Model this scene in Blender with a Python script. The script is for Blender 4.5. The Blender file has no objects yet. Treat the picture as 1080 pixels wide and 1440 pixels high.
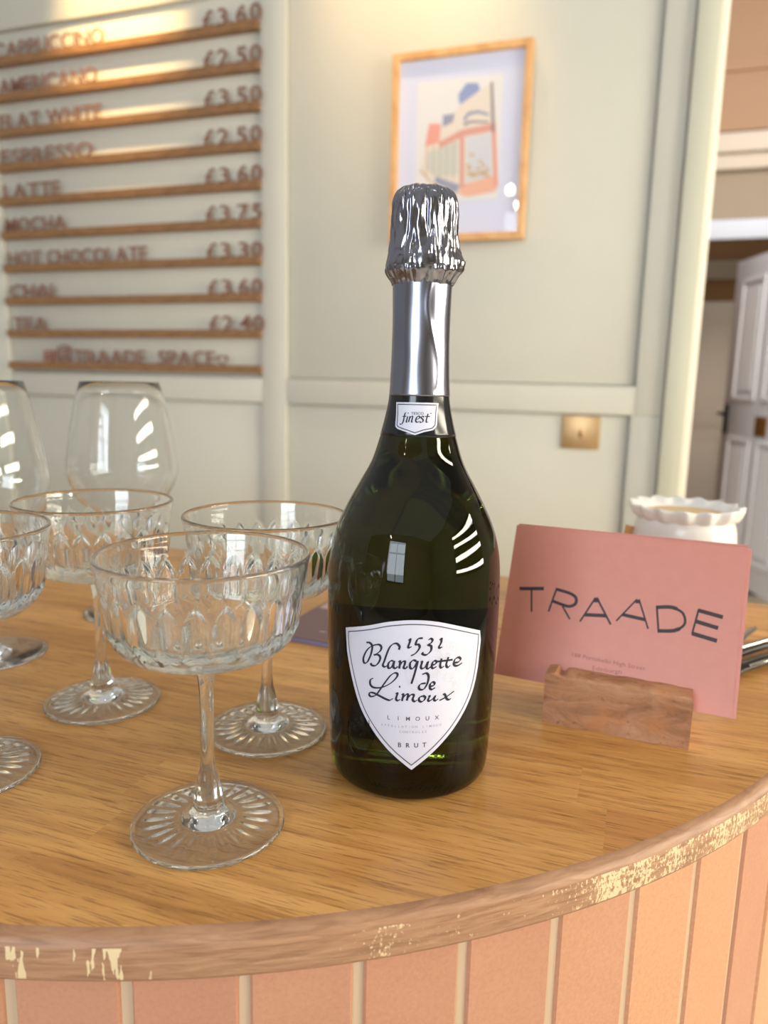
import bpy, bmesh, math, random
from mathutils import Vector, Matrix, noise
random.seed(7)
C = bpy.context.scene.collection
SC = bpy.context.scene
PI = math.pi
sin, cos = math.sin, math.cos

# ------------------------------------------------------------------ camera
cd = bpy.data.cameras.new('camera')
cam = bpy.data.objects.new('camera', cd); C.objects.link(cam)
cd.sensor_fit = 'VERTICAL'; cd.sensor_height = 24.0; cd.sensor_width = 18.0
cd.lens = 24.0 * 1050 / 1440
cam.matrix_world = Matrix(((0.94365, -0.078413, 0.321521, 0), (0.330185, 0.157282, -0.930720, 0),
                           (0.022411, 0.984436, 0.174310, 0.212), (0, 0, 0, 1)))
cd.clip_start = 0.01; cd.clip_end = 60
cd.dof.use_dof = True; cd.dof.focus_distance = 0.365; cd.dof.aperture_fstop = 5.0
SC.camera = cam
# ------------------------------------------------------------------ exposure, ambient fill and lamps
SC.view_settings.view_transform = 'Standard'
SC.view_settings.look = 'None'
SC.view_settings.gamma = 1
SC.view_settings.use_curve_mapping = False
SC.view_settings.exposure = 0.0
cy = SC.cycles
cy.max_bounces = 24; cy.transmission_bounces = 20; cy.glossy_bounces = 8; cy.diffuse_bounces = 4
cy.transparent_max_bounces = 12; cy.sample_clamp_indirect = 6; cy.blur_glossy = 0.6
world = bpy.data.worlds.new('sky'); SC.world = world; world.use_nodes = True  # warm ambient fill added overhead, its bright top stands in for a ceiling
wn = world.node_tree.nodes; wl = world.node_tree.links
wt = wn.new('ShaderNodeTexCoord'); ws = wn.new('ShaderNodeSeparateXYZ'); wr = wn.new('ShaderNodeValToRGB')
wm = wn.new('ShaderNodeMapRange'); wm.inputs['From Min'].default_value = -1; wm.inputs['From Max'].default_value = 1
wl.new(wt.outputs['Generated'], ws.inputs[0]); wl.new(ws.outputs['Z'], wm.inputs[0]); wl.new(wm.outputs[0], wr.inputs[0])
cr = wr.color_ramp
cr.elements[0].position = 0.3; cr.elements[0].color = (.42, .38, .34, 1)
cr.elements[1].position = 1.0; cr.elements[1].color = (.96, .95, .92, 1)
e = cr.elements.new(.5); e.color = (.62, .60, .57, 1)
e = cr.elements.new(.68); e.color = (.92, .91, .88, 1)
bg = wn['Background']; wl.new(wr.outputs[0], bg.inputs[0]); bg.inputs[1].default_value = 0.5

def lamp(name, kind, loc, target, energy, color, **kw):
    d = bpy.data.lights.new(name, kind); d.energy = energy; d.color = color
    for k, v in kw.items(): setattr(d, k, v)
    o = bpy.data.objects.new(name, d); C.objects.link(o); o.location = loc
    v = Vector(target) - Vector(loc); o.rotation_euler = v.to_track_quat('-Z', 'Y').to_euler()
    return o
WARM = (1.0, .72, .38)
lamp('spot_over_menu', 'SPOT', (-1.40, 1.40, 1.74), (-1.40, 1.8, 1.17), 120, (1, .64, .24), spot_size=.66, spot_blend=1.0, shadow_soft_size=.012)
lamp('spot_over_picture', 'SPOT', (-.62, 1.50, 1.86), (-.60, 1.8, 1.28), 60, (1, .66, .30), spot_size=.85, spot_blend=.9, shadow_soft_size=.03)
# shop window light: the daylight that comes in through the two windows behind and beside the viewer
for z in (.10, .52, .94, 1.34):
    lamp('window_daylight_side', 'AREA', (2.53, .70, z), (0, .55, z-.12), 26, (1, .90, .70), shape='RECTANGLE', size=2.3, size_y=.13)
lamp('window_daylight_rear', 'AREA', (-.55, -2.85, .8), (-.2, .5, .3), 38, (.82, .91, 1), shape='RECTANGLE', size=1.3, size_y=1.5)
for x, y, z in ((-1.07, -2.2, 1.60), (-1.00, -2.2, 1.49), (-.2, -.7, 1.85), (-1.1, .3, 1.85), (.5, -.1, 1.85)):
    lamp('glint_lamp', 'POINT', (x, y, z), (x, y, 0), 3.2, (1, .88, .70), shadow_soft_size=.03)  # two rear lamps follow glazing reflections, other three added for highlights on the glasses
lamp('hall_fill_light', 'AREA', (.45, 2.7, 1.9), (.55, 4.7, .3), 42, (1, .90, .80), shape='RECTANGLE', size=.8, size_y=.8)  # unseen fill added to brighten the hall and its doors

# ------------------------------------------------------------------ materials
def mat(name, color=(.8, .8, .8), rough=.5, metal=0, spec=.5, **kw):
    m = bpy.data.materials.new(name); m.use_nodes = True
    b = m.node_tree.nodes['Principled BSDF']
    b.inputs['Base Color'].default_value = (*color, 1); b.inputs['Roughness'].default_value = rough
    b.inputs['Metallic'].default_value = metal; b.inputs['Specular IOR Level'].default_value = spec
    for k, v in kw.items(): b.inputs[k].default_value = v
    return m
def srgb(r, g, b):
    f = lambda c: (c/255)/12.92 if c <= 10 else ((c/255+.055)/1.055)**2.4
    return (f(r), f(g), f(b))
class NT:
    def __init__(s, m): s.n = m.node_tree.nodes; s.l = m.node_tree.links; s.b = s.n.get('Principled BSDF')
    def add(s, t, **kw):
        o = s.n.new(t)
        for k, v in kw.items():
            if k.startswith('i_'): o.inputs[k[2:].replace('_', ' ')].default_value = v
            else: setattr(o, k, v)
        return o
    def link(s, a, b): s.l.new(a, b)
    def math(s, op, a, b=None, c=None):
        o = s.n.new('ShaderNodeMath'); o.operation = op
        for i, v in enumerate((a, b, c)):
            if v is None: continue
            if isinstance(v, (int, float)): o.inputs[i].default_value = v
            else: s.l.new(v, o.inputs[i])
        return o.outputs[0]
    def mix(s, fac, a, b, mode='MIX'):
        o = s.n.new('ShaderNodeMix'); o.data_type = 'RGBA'; o.blend_type = mode
        for sock, v in ((o.inputs['Factor'], fac), (o.inputs['A'], a), (o.inputs['B'], b)):
            if isinstance(v, (int, float)): sock.default_value = v
            elif isinstance(v, tuple): sock.default_value = (*v, 1) if len(v) == 3 else v
            else: s.l.new(v, sock)
        return o.outputs['Result']
    def ramp(s, fac, stops):
        o = s.n.new('ShaderNodeValToRGB'); s.l.new(fac, o.inputs[0]); r = o.color_ramp
        while len(r.elements) < len(stops): r.elements.new(.5)
        for e, (p, c) in zip(r.elements, stops):
            e.position = p; e.color = (*c, 1) if len(c) == 3 else c
        return o.outputs[0]
    def noise(s, vec, scale, detail=3, rough=.5, dist=0):
        o = s.n.new('ShaderNodeTexNoise'); s.l.new(vec, o.inputs['Vector'])
        o.inputs['Scale'].default_value = scale; o.inputs['Detail'].default_value = detail
        o.inputs['Roughness'].default_value = rough; o.inputs['Distortion'].default_value = dist
        return o.outputs[0]
    def mapping(s, vec, scale=(1, 1, 1), loc=(0, 0, 0), rot=(0, 0, 0)):
        o = s.n.new('ShaderNodeMapping'); s.l.new(vec, o.inputs[0])
        o.inputs['Scale'].default_value = scale; o.inputs['Location'].default_value = loc; o.inputs['Rotation'].default_value = rot
        return o.outputs[0]
    def coord(s, k='Object'): return s.n.new('ShaderNodeTexCoord').outputs[k]
    def bump(s, h, strength=.2, dist=.001):
        o = s.n.new('ShaderNodeBump'); s.l.new(h, o.inputs['Height'])
        o.inputs['Strength'].default_value = strength; o.inputs['Distance'].default_value = dist
        s.l.new(o.outputs[0], s.b.inputs['Normal'])

def wood_grain(m, cols, axis_scale, scale=1.0, pore=.5, rough=.45):
    t = NT(m); c = t.coord()
    v = t.mapping(c, axis_scale)
    a = t.noise(v, 9*scale, 5, .6, .6); b = t.noise(v, 60*scale, 3, .6)
    col = t.ramp(a, [(.3, cols[0]), (.5, cols[1]), (.72, cols[2])])
    p = t.math('GREATER_THAN', b, .62)
    col = t.mix(t.math('MULTIPLY', p, pore), col, tuple(x*.55 for x in cols[0]))
    t.link(col, t.b.inputs['Base Color']); t.b.inputs['Roughness'].default_value = rough
    return m

M = {}
M['wall'] = mat('sage_paint', srgb(206, 204, 193), .55)
M['trim_cream'] = mat('cream_paint', srgb(204, 202, 184), .5)
M['white_paint'] = mat('white_paint', srgb(226, 226, 232), .45)
M['door_paint'] = mat('door_paint', srgb(205, 204, 212), .4)
M['peach_wall'] = mat('peach_plaster', srgb(176, 142, 116), .8)
M['brown_wall'] = mat('brown_plaster', srgb(150, 112, 78), .8)
M['taupe_wall'] = mat('taupe_plaster', srgb(164, 150, 134), .8)
M['off_white'] = mat('off_white_paint', srgb(214, 202, 190), .6)
M['floor'] = mat('pale_floor', srgb(226, 216, 196), .5)
M['dark_mat'] = mat('dark_mat', srgb(52, 54, 58), .9)
M['rear_wall'] = mat('rear_wall_paint', srgb(168, 163, 150), .7)
M['black'] = mat('black_plastic', (.01, .01, .012), .35)
M['dark_iron'] = mat('dark_iron', srgb(60, 58, 62), .4, .6)
for k in ('wall', 'trim_cream', 'door_paint', 'peach_wall', 'taupe_wall', 'white_paint'):
    t = NT(M[k]); n = t.noise(t.coord(), 7, 3); bc = tuple(t.b.inputs['Base Color'].default_value)[:3]
    t.link(t.mix(n, tuple(x*.96 for x in bc), tuple(min(1, x*1.03) for x in bc)), t.b.inputs['Base Color'])
    t.bump(t.noise(t.coord(), 260, 2), .06, .0006)
M['rail_wood'] = wood_grain(mat('oak_ledge'), (srgb(120, 86, 54), srgb(146, 106, 68), srgb(164, 124, 84)), (3, 14, 14), 1.2, .3, .5)
M['frame_wood'] = wood_grain(mat('light_oak_frame'), (srgb(205, 150, 92), srgb(220, 170, 112), srgb(230, 184, 128)), (5, 5, 3), 1.0, .15, .45)
M['letter_wood'] = wood_grain(mat('brown_letter_wood'), (srgb(116, 78, 64), srgb(132, 92, 76), srgb(146, 104, 88)), (10, 10, 10), 1.0, .2, .6)
M['letter_red'] = mat('red_brown_letter', srgb(150, 70, 52), .6)
M['ink'] = mat('black_ink', (.012, .012, .03), .55)
M['grey_ink'] = mat('grey_ink', srgb(92, 90, 96), .6)
M['faint_ink'] = mat('faint_ink', srgb(196, 196, 206), .6)
M['pale_ink'] = mat('pale_ink', srgb(172, 172, 182), .6)
M['label'] = mat('label_paper', srgb(214, 214, 230), .45)
M['card_ink'] = mat('card_ink', srgb(56, 44, 50), .55)
M['card_small_ink'] = mat('card_small_ink', srgb(165, 105, 98), .6)
m = M['card'] = mat('pink_card', srgb(214, 140, 126), .38, 0, .4)
t = NT(m); c = t.coord(); n = t.noise(c, 130, 2); sp = t.math('GREATER_THAN', t.noise(c, 48, 2, .5), .745)
col = t.mix(n, srgb(208, 136, 122), srgb(216, 144, 129)); col = t.mix(t.math('MULTIPLY', sp, .5), col, srgb(185, 105, 92))
t.link(col, t.b.inputs['Base Color'])
M['card_edge'] = mat('card_edge', srgb(240, 172, 158), .5)
# oak worktop: staves of random tone along x, long grain streaks, pores
m = M['worktop'] = mat('oak_worktop', (.5, .27, .1), .36, 0, .45)
t = NT(m); c = t.coord(); sx = t.add('ShaderNodeSeparateXYZ'); t.link(c, sx.inputs[0])
RH = .0385
row = t.math('FLOOR', t.math('DIVIDE', t.math('SUBTRACT', sx.outputs[1], .367), RH))
hsh = t.math('FRACT', t.math('MULTIPLY', t.math('SINE', t.math('MULTIPLY_ADD', row, 12.9898, 4.1)), 437.585))
off = (math.sin(-12.9898+4.1)*437.585) % 1.0
colx = t.math('FLOOR', t.math('DIVIDE', t.math('ADD', t.math('ADD', sx.outputs[0], .003), t.math('MULTIPLY', t.math('SUBTRACT', hsh, off), .62)), .62))
cmb = t.add('ShaderNodeCombineXYZ'); t.link(colx, cmb.inputs[0]); t.link(row, cmb.inputs[1])
wno = t.add('ShaderNodeTexWhiteNoise'); wno.noise_dimensions = '2D'; t.link(cmb.outputs[0], wno.inputs['Vector'])
ofs = t.add('ShaderNodeVectorMath', operation='MULTIPLY_ADD'); t.link(wno.outputs['Color'], ofs.inputs[0]); ofs.inputs[1].default_value = (3, 3, 0); t.link(c, ofs.inputs[2])
v = t.mapping(ofs.outputs[0], (1.6, 16, 16))
g1 = t.noise(v, 3.2, 6, .62, 1.2)
v2 = t.mapping(ofs.outputs[0], (9, 170, 170)); g2 = t.noise(v2, 4.5, 3, .6)
v3 = t.mapping(ofs.outputs[0], (3, 60, 60)); g3 = t.noise(v3, 3.0, 4, .6, .4)
base = t.ramp(g1, [(.28, srgb(172, 122, 68)), (.48, srgb(198, 148, 88)), (.7, srgb(212, 164, 104))])
tone = t.ramp(wno.outputs['Value'], [(0, srgb(228, 218, 208)), (.4, srgb(246, 242, 236)), (1, srgb(255, 253, 250))])
col = t.mix(1.0, base, tone, 'MULTIPLY')
col = t.mix(1.0, col, (1.15, 1.14, 1.07, 1), 'MULTIPLY')
st = t.math('MULTIPLY', t.math('COMPARE', row, -1.0, .1), t.math('COMPARE', colx, 0.0, .1))   # one redder, darker stave near the front right
col = t.mix(t.math('MULTIPLY', st, .5), col, srgb(176, 116, 66))
dk = t.ramp(g3, [(.36, (.55, .55, .55)), (.47, (0, 0, 0))])
col = t.mix(t.math('MULTIPLY', dk, .6), col, srgb(122, 74, 32))
pores = t.ramp(g2, [(.54, (0, 0, 0)), (.64, (1, 1, 1))])
col = t.mix(t.math('MULTIPLY', pores, .56), col, srgb(112, 66, 28))
t.link(col, t.b.inputs['Base Color'])
M['worktop_top_color'] = None
t.link(t.ramp(g1, [(.3, (.26, .26, .26)), (.7, (.36, .36, .36))]), t.b.inputs['Roughness'])
t.bump(g2, .12, .0004)
# worn front edge of the worktop
m = M['edge'] = mat('worn_oak_edge', (.4, .25, .15), .5)
t = NT(m); uv = t.coord('UV'); su = t.add('ShaderNodeSeparateXYZ'); t.link(uv, su.inputs[0])
g = t.noise(t.mapping(uv, (14, 160, 1)), 3, 5, .6, .8)
base = t.ramp(g, [(.3, srgb(136, 96, 68)), (.5, srgb(162, 120, 90)), (.72, srgb(180, 138, 106))])
# u = metres along the edge, v = metres below the top
band = t.math('MULTIPLY', t.math('GREATER_THAN', su.outputs[1], .0048), t.math('LESS_THAN', su.outputs[1], .0188))
n1 = t.noise(t.mapping(uv, (560, 260, 1)), 1, 5, .72)
big = t.noise(t.mapping(uv, (26, 10, 1), (3.1, 0, 0)), 1, 2)
ln = t.noise(t.mapping(uv, (40, 620, 1)), 1, 2)
dens = t.math('MULTIPLY', t.ramp(su.outputs[0], [(.155, (0, 0, 0)), (.185, (.5, .5, .5)), (.262, (.5, .5, .5)), (.285, (1, 1, 1))]), 1.0)
thr = t.math('SUBTRACT', t.math('SUBTRACT', .80, t.math('MULTIPLY', dens, .27)), t.math('MULTIPLY', t.math('SUBTRACT', big, .5), .55))
chip = t.math('GREATER_THAN', t.math('ADD', n1, t.math('MULTIPLY', t.math('SUBTRACT', ln, .5), .22)), thr)
# bold drips near the left end
drip = t.noise(t.mapping(uv, (175, 38, 1), (.55, 0, 0)), 1, 3, .55)
leftm = t.ramp(su.outputs[0], [(.0, (1, 1, 1)), (.115, (1, 1, 1)), (.120, (0, 0, 0))])
chip2 = t.math('MULTIPLY', t.math('GREATER_THAN', drip, .565), leftm)
mask = t.math('MULTIPLY', t.math('MAXIMUM', chip, chip2), band)
col = t.mix(t.math('MULTIPLY', mask, .85), base, srgb(228, 206, 164))
t.link(col, t.b.inputs['Base Color']); t.bump(mask, -.5, .0006)
# terracotta tiles: each tile its own tone through a colour attribute
m = M['tile'] = mat('terracotta_tile', (.7, .4, .3), .6)
t = NT(m); at = t.add('ShaderNodeAttribute', attribute_name='tone'); c = t.coord()
n = t.noise(c, 480, 4, .7); n2 = t.noise(c, 30, 3)
col = t.mix(at.outputs['Fac'], srgb(178, 124, 100), srgb(206, 152, 112))
col = t.mix(t.math('MULTIPLY', t.math('SUBTRACT', n, .35), .9), col, srgb(140, 86, 68))
col = t.mix(t.math('MULTIPLY', n2, .25), col, srgb(208, 162, 130))
t.link(col, t.b.inputs['Base Color']); t.bump(n, .15, .0006)
M['grout'] = mat('grout', srgb(198, 172, 144), .9)
# glass
def glass(name, color, ior=1.5, rough=0, edge_lift=0):
    m = bpy.data.materials.new(name); m.use_nodes = True; n = m.node_tree.nodes; n.clear()
    o = n.new('ShaderNodeOutputMaterial'); g = n.new('ShaderNodeBsdfGlass')
    g.inputs['Color'].default_value = (*color, 1); g.inputs['IOR'].default_value = ior; g.inputs['Roughness'].default_value = rough
    if edge_lift:          # white scatter mixed in to brighten the rims and edges
        mx = n.new('ShaderNodeMixShader'); ad = n.new('ShaderNodeMixShader'); ad.inputs[0].default_value = .5
        d = n.new('ShaderNodeBsdfDiffuse'); tl = n.new('ShaderNodeBsdfTranslucent'); L = m.node_tree.links; mx.inputs[0].default_value = edge_lift
        L.new(d.outputs[0], ad.inputs[1]); L.new(tl.outputs[0], ad.inputs[2]); L.new(g.outputs[0], mx.inputs[1]); L.new(ad.outputs[0], mx.inputs[2]); L.new(mx.outputs[0], o.inputs[0])
    else: m.node_tree.links.new(g.outputs[0], o.inputs[0])
    return m
M['glass'] = glass('clear_glass', (.99, .995, .99), 1.5, 0, .024)
M['thin_glass'] = glass('thin_clear_glass', (.99, .995, .995), 1.47, 0, .015)
M['bottle'] = mat('green_bottle_glass', (.032, .052, .007), .0, 0, .5, **{'Transmission Weight': 1.0, 'IOR': 1.45})
m = M['pane'] = bpy.data.materials.new('picture_glazing'); m.use_nodes = True
n = m.node_tree.nodes; n.clear(); o = n.new('ShaderNodeOutputMaterial'); mx = n.new('ShaderNodeMixShader'); fr = n.new('ShaderNodeLayerWeight')
pw = n.new('ShaderNodeMath'); pw.operation = 'POWER'; pw.inputs[1].default_value = 5; md = n.new('ShaderNodeMath'); md.operation = 'MULTIPLY_ADD'; md.inputs[1].default_value = .6; md.inputs[2].default_value = .035
tr = n.new('ShaderNodeBsdfTransparent'); gl = n.new('ShaderNodeBsdfGlossy'); gl.inputs['Roughness'].default_value = .02
L = m.node_tree.links; L.new(fr.outputs['Facing'], pw.inputs[0]); L.new(pw.outputs[0], md.inputs[0]); L.new(md.outputs[0], mx.inputs[0]); L.new(tr.outputs[0], mx.inputs[1]); L.new(gl.outputs[0], mx.inputs[2]); L.new(mx.outputs[0], o.inputs[0])
m = M['foil'] = mat('silver_foil', srgb(142, 142, 154), .17, 1.0)
t = NT(m); t.bump(t.noise(t.mapping(t.coord(), (1, 1, .35)), 300, 2, .5), .08, .0006)
m = M['foil_smooth'] = mat('silver_foil_smooth', srgb(150, 152, 170), .24, 1.0)
t = NT(m); t.bump(t.noise(t.mapping(t.coord(), (1, 1, .25)), 120, 2, .5), .12, .0006)
M['foil_black'] = mat('dark_foil_band', (.010, .011, .014), .14, 0, .5)
M['wax'] = mat('beige_wax', srgb(226, 196, 150), .6)
m = M['ceramic'] = mat('white_ceramic', srgb(240, 236, 232), .22, 0, .5)
M['brass'] = mat('brushed_brass', srgb(206, 172, 126), .42, .85)
t = NT(M['brass']); t.bump(t.noise(t.mapping(t.coord(), (4, 4, 200)), 3, 2), .15, .0005)
M['steel'] = mat('steel', srgb(196, 192, 184), .25, 1.0)
M['dark_steel'] = mat('dark_steel', srgb(34, 33, 31), .35, .5)
m = M['block'] = mat('rough_block', (.4, .25, .15), .7)
t = NT(m); c = t.coord(); g = t.noise(t.mapping(c, (30, 90, 90)), 1, 6, .65, 1.0); g2 = t.noise(c, 160, 4, .7); g3 = t.noise(c, 48, 3, .6)
col = t.ramp(g, [(.28, srgb(134, 88, 58)), (.5, srgb(182, 130, 94)), (.72, srgb(200, 152, 116))])
col = t.mix(t.ramp(g2, [(.6, (0, 0, 0)), (.72, (.7, .7, .7))]), col, srgb(104, 62, 40))
col = t.mix(t.ramp(g3, [(.52, (0, 0, 0)), (.68, (.6, .6, .6))]), col, srgb(196, 130, 74))
t.link(col, t.b.inputs['Base Color']); t.bump(t.math('ADD', g, t.math('MULTIPLY', g2, .6)), .5, .0015)
M['leaflet'] = mat('mauve_cover', srgb(108, 76, 82), .35)
M['leaflet_light'] = mat('pink_grey_cover', srgb(196, 160, 156), .3)
M['leaflet_edge'] = mat('lilac_edge', srgb(124, 118, 150), .5)
M['white_ink'] = mat('white_ink', srgb(222, 210, 206), .6)
M['paper'] = mat('art_paper', srgb(240, 238, 240), .7)
M['mount'] = mat('picture_mount', srgb(228, 231, 255), .7)
for k, c in dict(cream=(238, 224, 212), blue=(130, 148, 205), greyblue=(140, 145, 175), coral=(240, 150, 132), salmon=(226, 150, 136),
                 slate=(120, 112, 125), plum=(150, 100, 125), sky=(214, 218, 230), mint=(206, 212, 206), peach=(246, 178, 150), ochre=(214, 170, 110)).items():
    M['w_'+k] = mat('watercolour_'+k, srgb(*[x*.8+50 for x in c]), .8)
m = M['daylight'] = bpy.data.materials.new('daylight_pane'); m.use_nodes = True; n = m.node_tree.nodes; n.clear()
o = n.new('ShaderNodeOutputMaterial'); em = n.new('ShaderNodeEmission'); em.inputs[0].default_value = (.75, .87, 1, 1); em.inputs[1].default_value = 5
m.node_tree.links.new(em.outputs[0], o.inputs[0])
m = M['daylight_warm'] = bpy.data.materials.new('sunlit_pane'); m.use_nodes = True; n = m.node_tree.nodes; n.clear()
o = n.new('ShaderNodeOutputMaterial'); em = n.new('ShaderNodeEmission'); em.inputs[0].default_value = (1, .94, .82, 1); em.inputs[1].default_value = 7
m.node_tree.links.new(em.outputs[0], o.inputs[0])

# ------------------------------------------------------------------ mesh helpers
class MB:
    def __init__(s): s.v = []; s.f = []; s.mi = []; s.cur = 0
    def vert(s, p): s.v.append(tuple(p)); return len(s.v)-1
    def face(s, idx): s.f.append(tuple(idx)); s.mi.append(s.cur)
    def quad(s, a, b, c, d): i = len(s.v); s.v += [tuple(a), tuple(b), tuple(c), tuple(d)]; s.face((i, i+1, i+2, i+3))
    def box(s, x0, x1, y0, y1, z0, z1):
        i = len(s.v)
        s.v += [(x, y, z) for z in (z0, z1) for y in (y0, y1) for x in (x0, x1)]
        for q in ((0, 2, 3, 1), (4, 5, 7, 6), (0, 1, 5, 4), (2, 6, 7, 3), (0, 4, 6, 2), (1, 3, 7, 5)): s.face([i+k for k in q])
    def grid(s, rows, close_u=False, close_v=False):
        nu = len(rows[0]); i = len(s.v); nv = len(rows)
        for r in rows: s.v += [tuple(p) for p in r]
        for a in range(nv if close_v else nv-1):
            for b in range(nu if close_u else nu-1):
                a2 = (a+1) % nv; b2 = (b+1) % nu
                s.face((i+a*nu+b, i+a*nu+b2, i+a2*nu+b2, i+a2*nu+b))
    def lathe(s, prof, n=96, cx=0, cy=0, cap0=False, cap1=False, fn=None):
        rows = []
        for k, (r, z) in enumerate(prof):
            row = []
            for j in range(n):
                th = 2*PI*j/n; rr, zz = (r, z) if fn is None else fn(th, r, z, k)
                row.append((cx+rr*cos(th), cy+rr*sin(th), zz))
            rows.append(row)
        i = len(s.v); s.grid(rows, close_u=True)
        if cap0: s.face([i+j for j in range(n)][::-1])
        if cap1: s.face([i+(len(prof)-1)*n+j for j in range(n)])
    def tube(s, pts, r, n=10, cap=True, sq=1.0):
        pts = [Vector(p) for p in pts]; rows = []
        for k, p in enumerate(pts):
            d = (pts[min(k+1, len(pts)-1)]-pts[max(k-1, 0)]).normalized()
            a = d.cross(Vector((0, 0, 1)))
            if a.length < 1e-4: a = d.cross(Vector((0, 1, 0)))
            a.normalize(); b = a.cross(d); rr = r[k] if isinstance(r, (list, tuple)) else r
            rows.append([p+a*rr*cos(2*PI*j/n)+b*rr*sq*sin(2*PI*j/n) for j in range(n)])
        i = len(s.v); s.grid(rows, close_u=True)
        if cap:
            s.face([i+j for j in range(n)]); s.face([i+(len(pts)-1)*n+j for j in range(n)][::-1])
    def prism(s, poly, y0, y1):            # polygon in x,z pushed along y
        i = len(s.v); n = len(poly)
        s.v += [(x, y0, z) for x, z in poly] + [(x, y1, z) for x, z in poly]
        s.face([i+k for k in range(n)]); s.face([i+n+k for k in range(n)][::-1])
        for k in range(n): s.face((i+k, i+n+k, i+n+(k+1) % n, i+(k+1) % n))
    def mesh(s, name, mats, smooth=False, recalc=True, angle=None, bevel=0, seg=2):
        me = bpy.data.meshes.new(name); me.from_pydata(s.v, [], s.f)
        for m in (mats if isinstance(mats, (list, tuple)) else [mats]): me.materials.append(m)
        me.polygons.foreach_set('material_index', s.mi)
        if recalc or bevel:
            bm = bmesh.new(); bm.from_mesh(me); bmesh.ops.remove_doubles(bm, verts=bm.verts, dist=1e-6)
            if recalc: bmesh.ops.recalc_face_normals(bm, faces=bm.faces)
            if bevel:
                es = [e for e in bm.edges if len(e.link_faces) == 2 and e.calc_face_angle(0) > .5]
                bmesh.ops.bevel(bm, geom=es, offset=bevel, segments=seg, affect='EDGES', profile=.5, clamp_overlap=True)
            bm.to_mesh(me); bm.free()
        if smooth:
            me.polygons.foreach_set('use_smooth', [True]*len(me.polygons))
            if angle: me.set_sharp_from_angle(angle=angle)
        me.update(); return me
def obj(name, me, parent=None, loc=(0, 0, 0)):
    o = bpy.data.objects.new(name, me); C.objects.link(o); o.location = loc
    if parent is not None: o.parent = parent
    return o
def tag(o, label=None, cat=None, group=None, kind=None):
    if label: o['label'] = label
    if cat: o['category'] = cat
    if group: o['group'] = group
    if kind: o['kind'] = kind
    return o
def thing(name, label, cat, loc=(0, 0, 0), rot=(0, 0, 0), group=None):
    o = bpy.data.objects.new(name, None); C.objects.link(o); o.empty_display_size = .02
    o.location = loc; o.rotation_euler = rot
    return tag(o, label, cat, group)
def struct(name, me, parent=None):
    o = obj(name, me, parent)
    if parent is None: o['kind'] = 'structure'
    return o
def boxes(name, lst, m, bevel=0, smooth=False):
    b = MB()
    for x in lst: b.box(*x)
    return b.mesh(name, m, bevel=bevel, smooth=bevel > 0, angle=.6)
def dup(root, loc, rotz=0):
    r = root.copy(); C.objects.link(r); r.location = loc; r.rotation_euler = (0, 0, rotz)
    for ch in list(root.children):
        c = ch.copy(); C.objects.link(c); c.parent = r
        for g in ch.children:
            d = g.copy(); C.objects.link(d); d.parent = c
    return r
def catmull(pts, n=8):
    if len(pts) < 3: return [Vector(pts[0]).lerp(Vector(pts[1]), k/n) for k in range(n+1)]
    P = [Vector(p) for p in pts]; P = [2*P[0]-P[1]]+P+[2*P[-1]-P[-2]]; out = []
    for i in range(1, len(P)-2):
        for k in range(n):
            u = k/n
            out.append(.5*((2*P[i])+(P[i+1]-P[i-1])*u+(2*P[i-1]-5*P[i]+4*P[i+1]-P[i+2])*u*u+(3*P[i]-P[i-1]-3*P[i+1]+P[i+2])*u**3))
    out.append(P[-2]); return out
def ribbon(b, pts, width, put, n=8, smooth=True):
    """flat stroke in (u, v) metres; width is a number or a function of the stroke direction"""
    pl = catmull(pts, n) if smooth else [Vector(p) for p in pts]
    L = []; R = []
    for k, p in enumerate(pl):
        d = (pl[min(k+1, len(pl)-1)]-pl[max(k-1, 0)])
        if d.length < 1e-9: d = Vector((1, 0))
        d.normalize(); w = width(d) if callable(width) else width; nn = Vector((-d.y, d.x))*w*.5
        L.append(p+nn); R.append(p-nn)
    b.grid([[put(q.x, q.y) for q in L], [put(q.x, q.y) for q in R]])
FONT_CACHE = {}
def text2d(s, shear=0.0, bold=0.0):
    """outline of a piece of text as 2-D vertices and faces (built-in font, letter height about .7)"""
    k = (s, shear, bold)
    if k not in FONT_CACHE:
        cu = bpy.data.curves.new('text', 'FONT'); cu.body = s; cu.shear = shear; cu.offset = bold; cu.resolution_u = 3
        o = bpy.data.objects.new('text', cu); C.objects.link(o)
        dg = bpy.context.evaluated_depsgraph_get(); me = bpy.data.meshes.new_from_object(o.evaluated_get(dg))
        bm = bmesh.new(); bm.from_mesh(me); bmesh.ops.triangulate(bm, faces=bm.faces); bmesh.ops.remove_doubles(bm, verts=bm.verts, dist=1e-5)
        bm.verts.index_update()
        FONT_CACHE[k] = ([tuple(v.co[:2]) for v in bm.verts], [tuple(v.index for v in f.verts) for f in bm.faces])
        bm.free(); bpy.data.objects.remove(o); bpy.data.meshes.remove(me); bpy.data.curves.remove(cu)
    return FONT_CACHE[k]
def put_text(b, s, p0, p1, h, put, shear=0.0, font_cap=None, bold=0.0):
    """text between (u,v) points p0 and p1 along its baseline, cap height h"""
    vs, fs = text2d(s, shear, bold)
    x0 = min(v[0] for v in vs); x1 = max(v[0] for v in vs); cap = font_cap or max(v[1] for v in vs)
    p0 = Vector(p0); p1 = Vector(p1); d = p1-p0; nn = Vector((-d.y, d.x)).normalized(); i = len(b.v)
    for x, y in vs:
        q = p0+d*((x-x0)/(x1-x0))+nn*(y/cap*h); b.v.append(tuple(put(q.x, q.y)))
    for f in fs: b.face([i+k for k in f])

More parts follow.
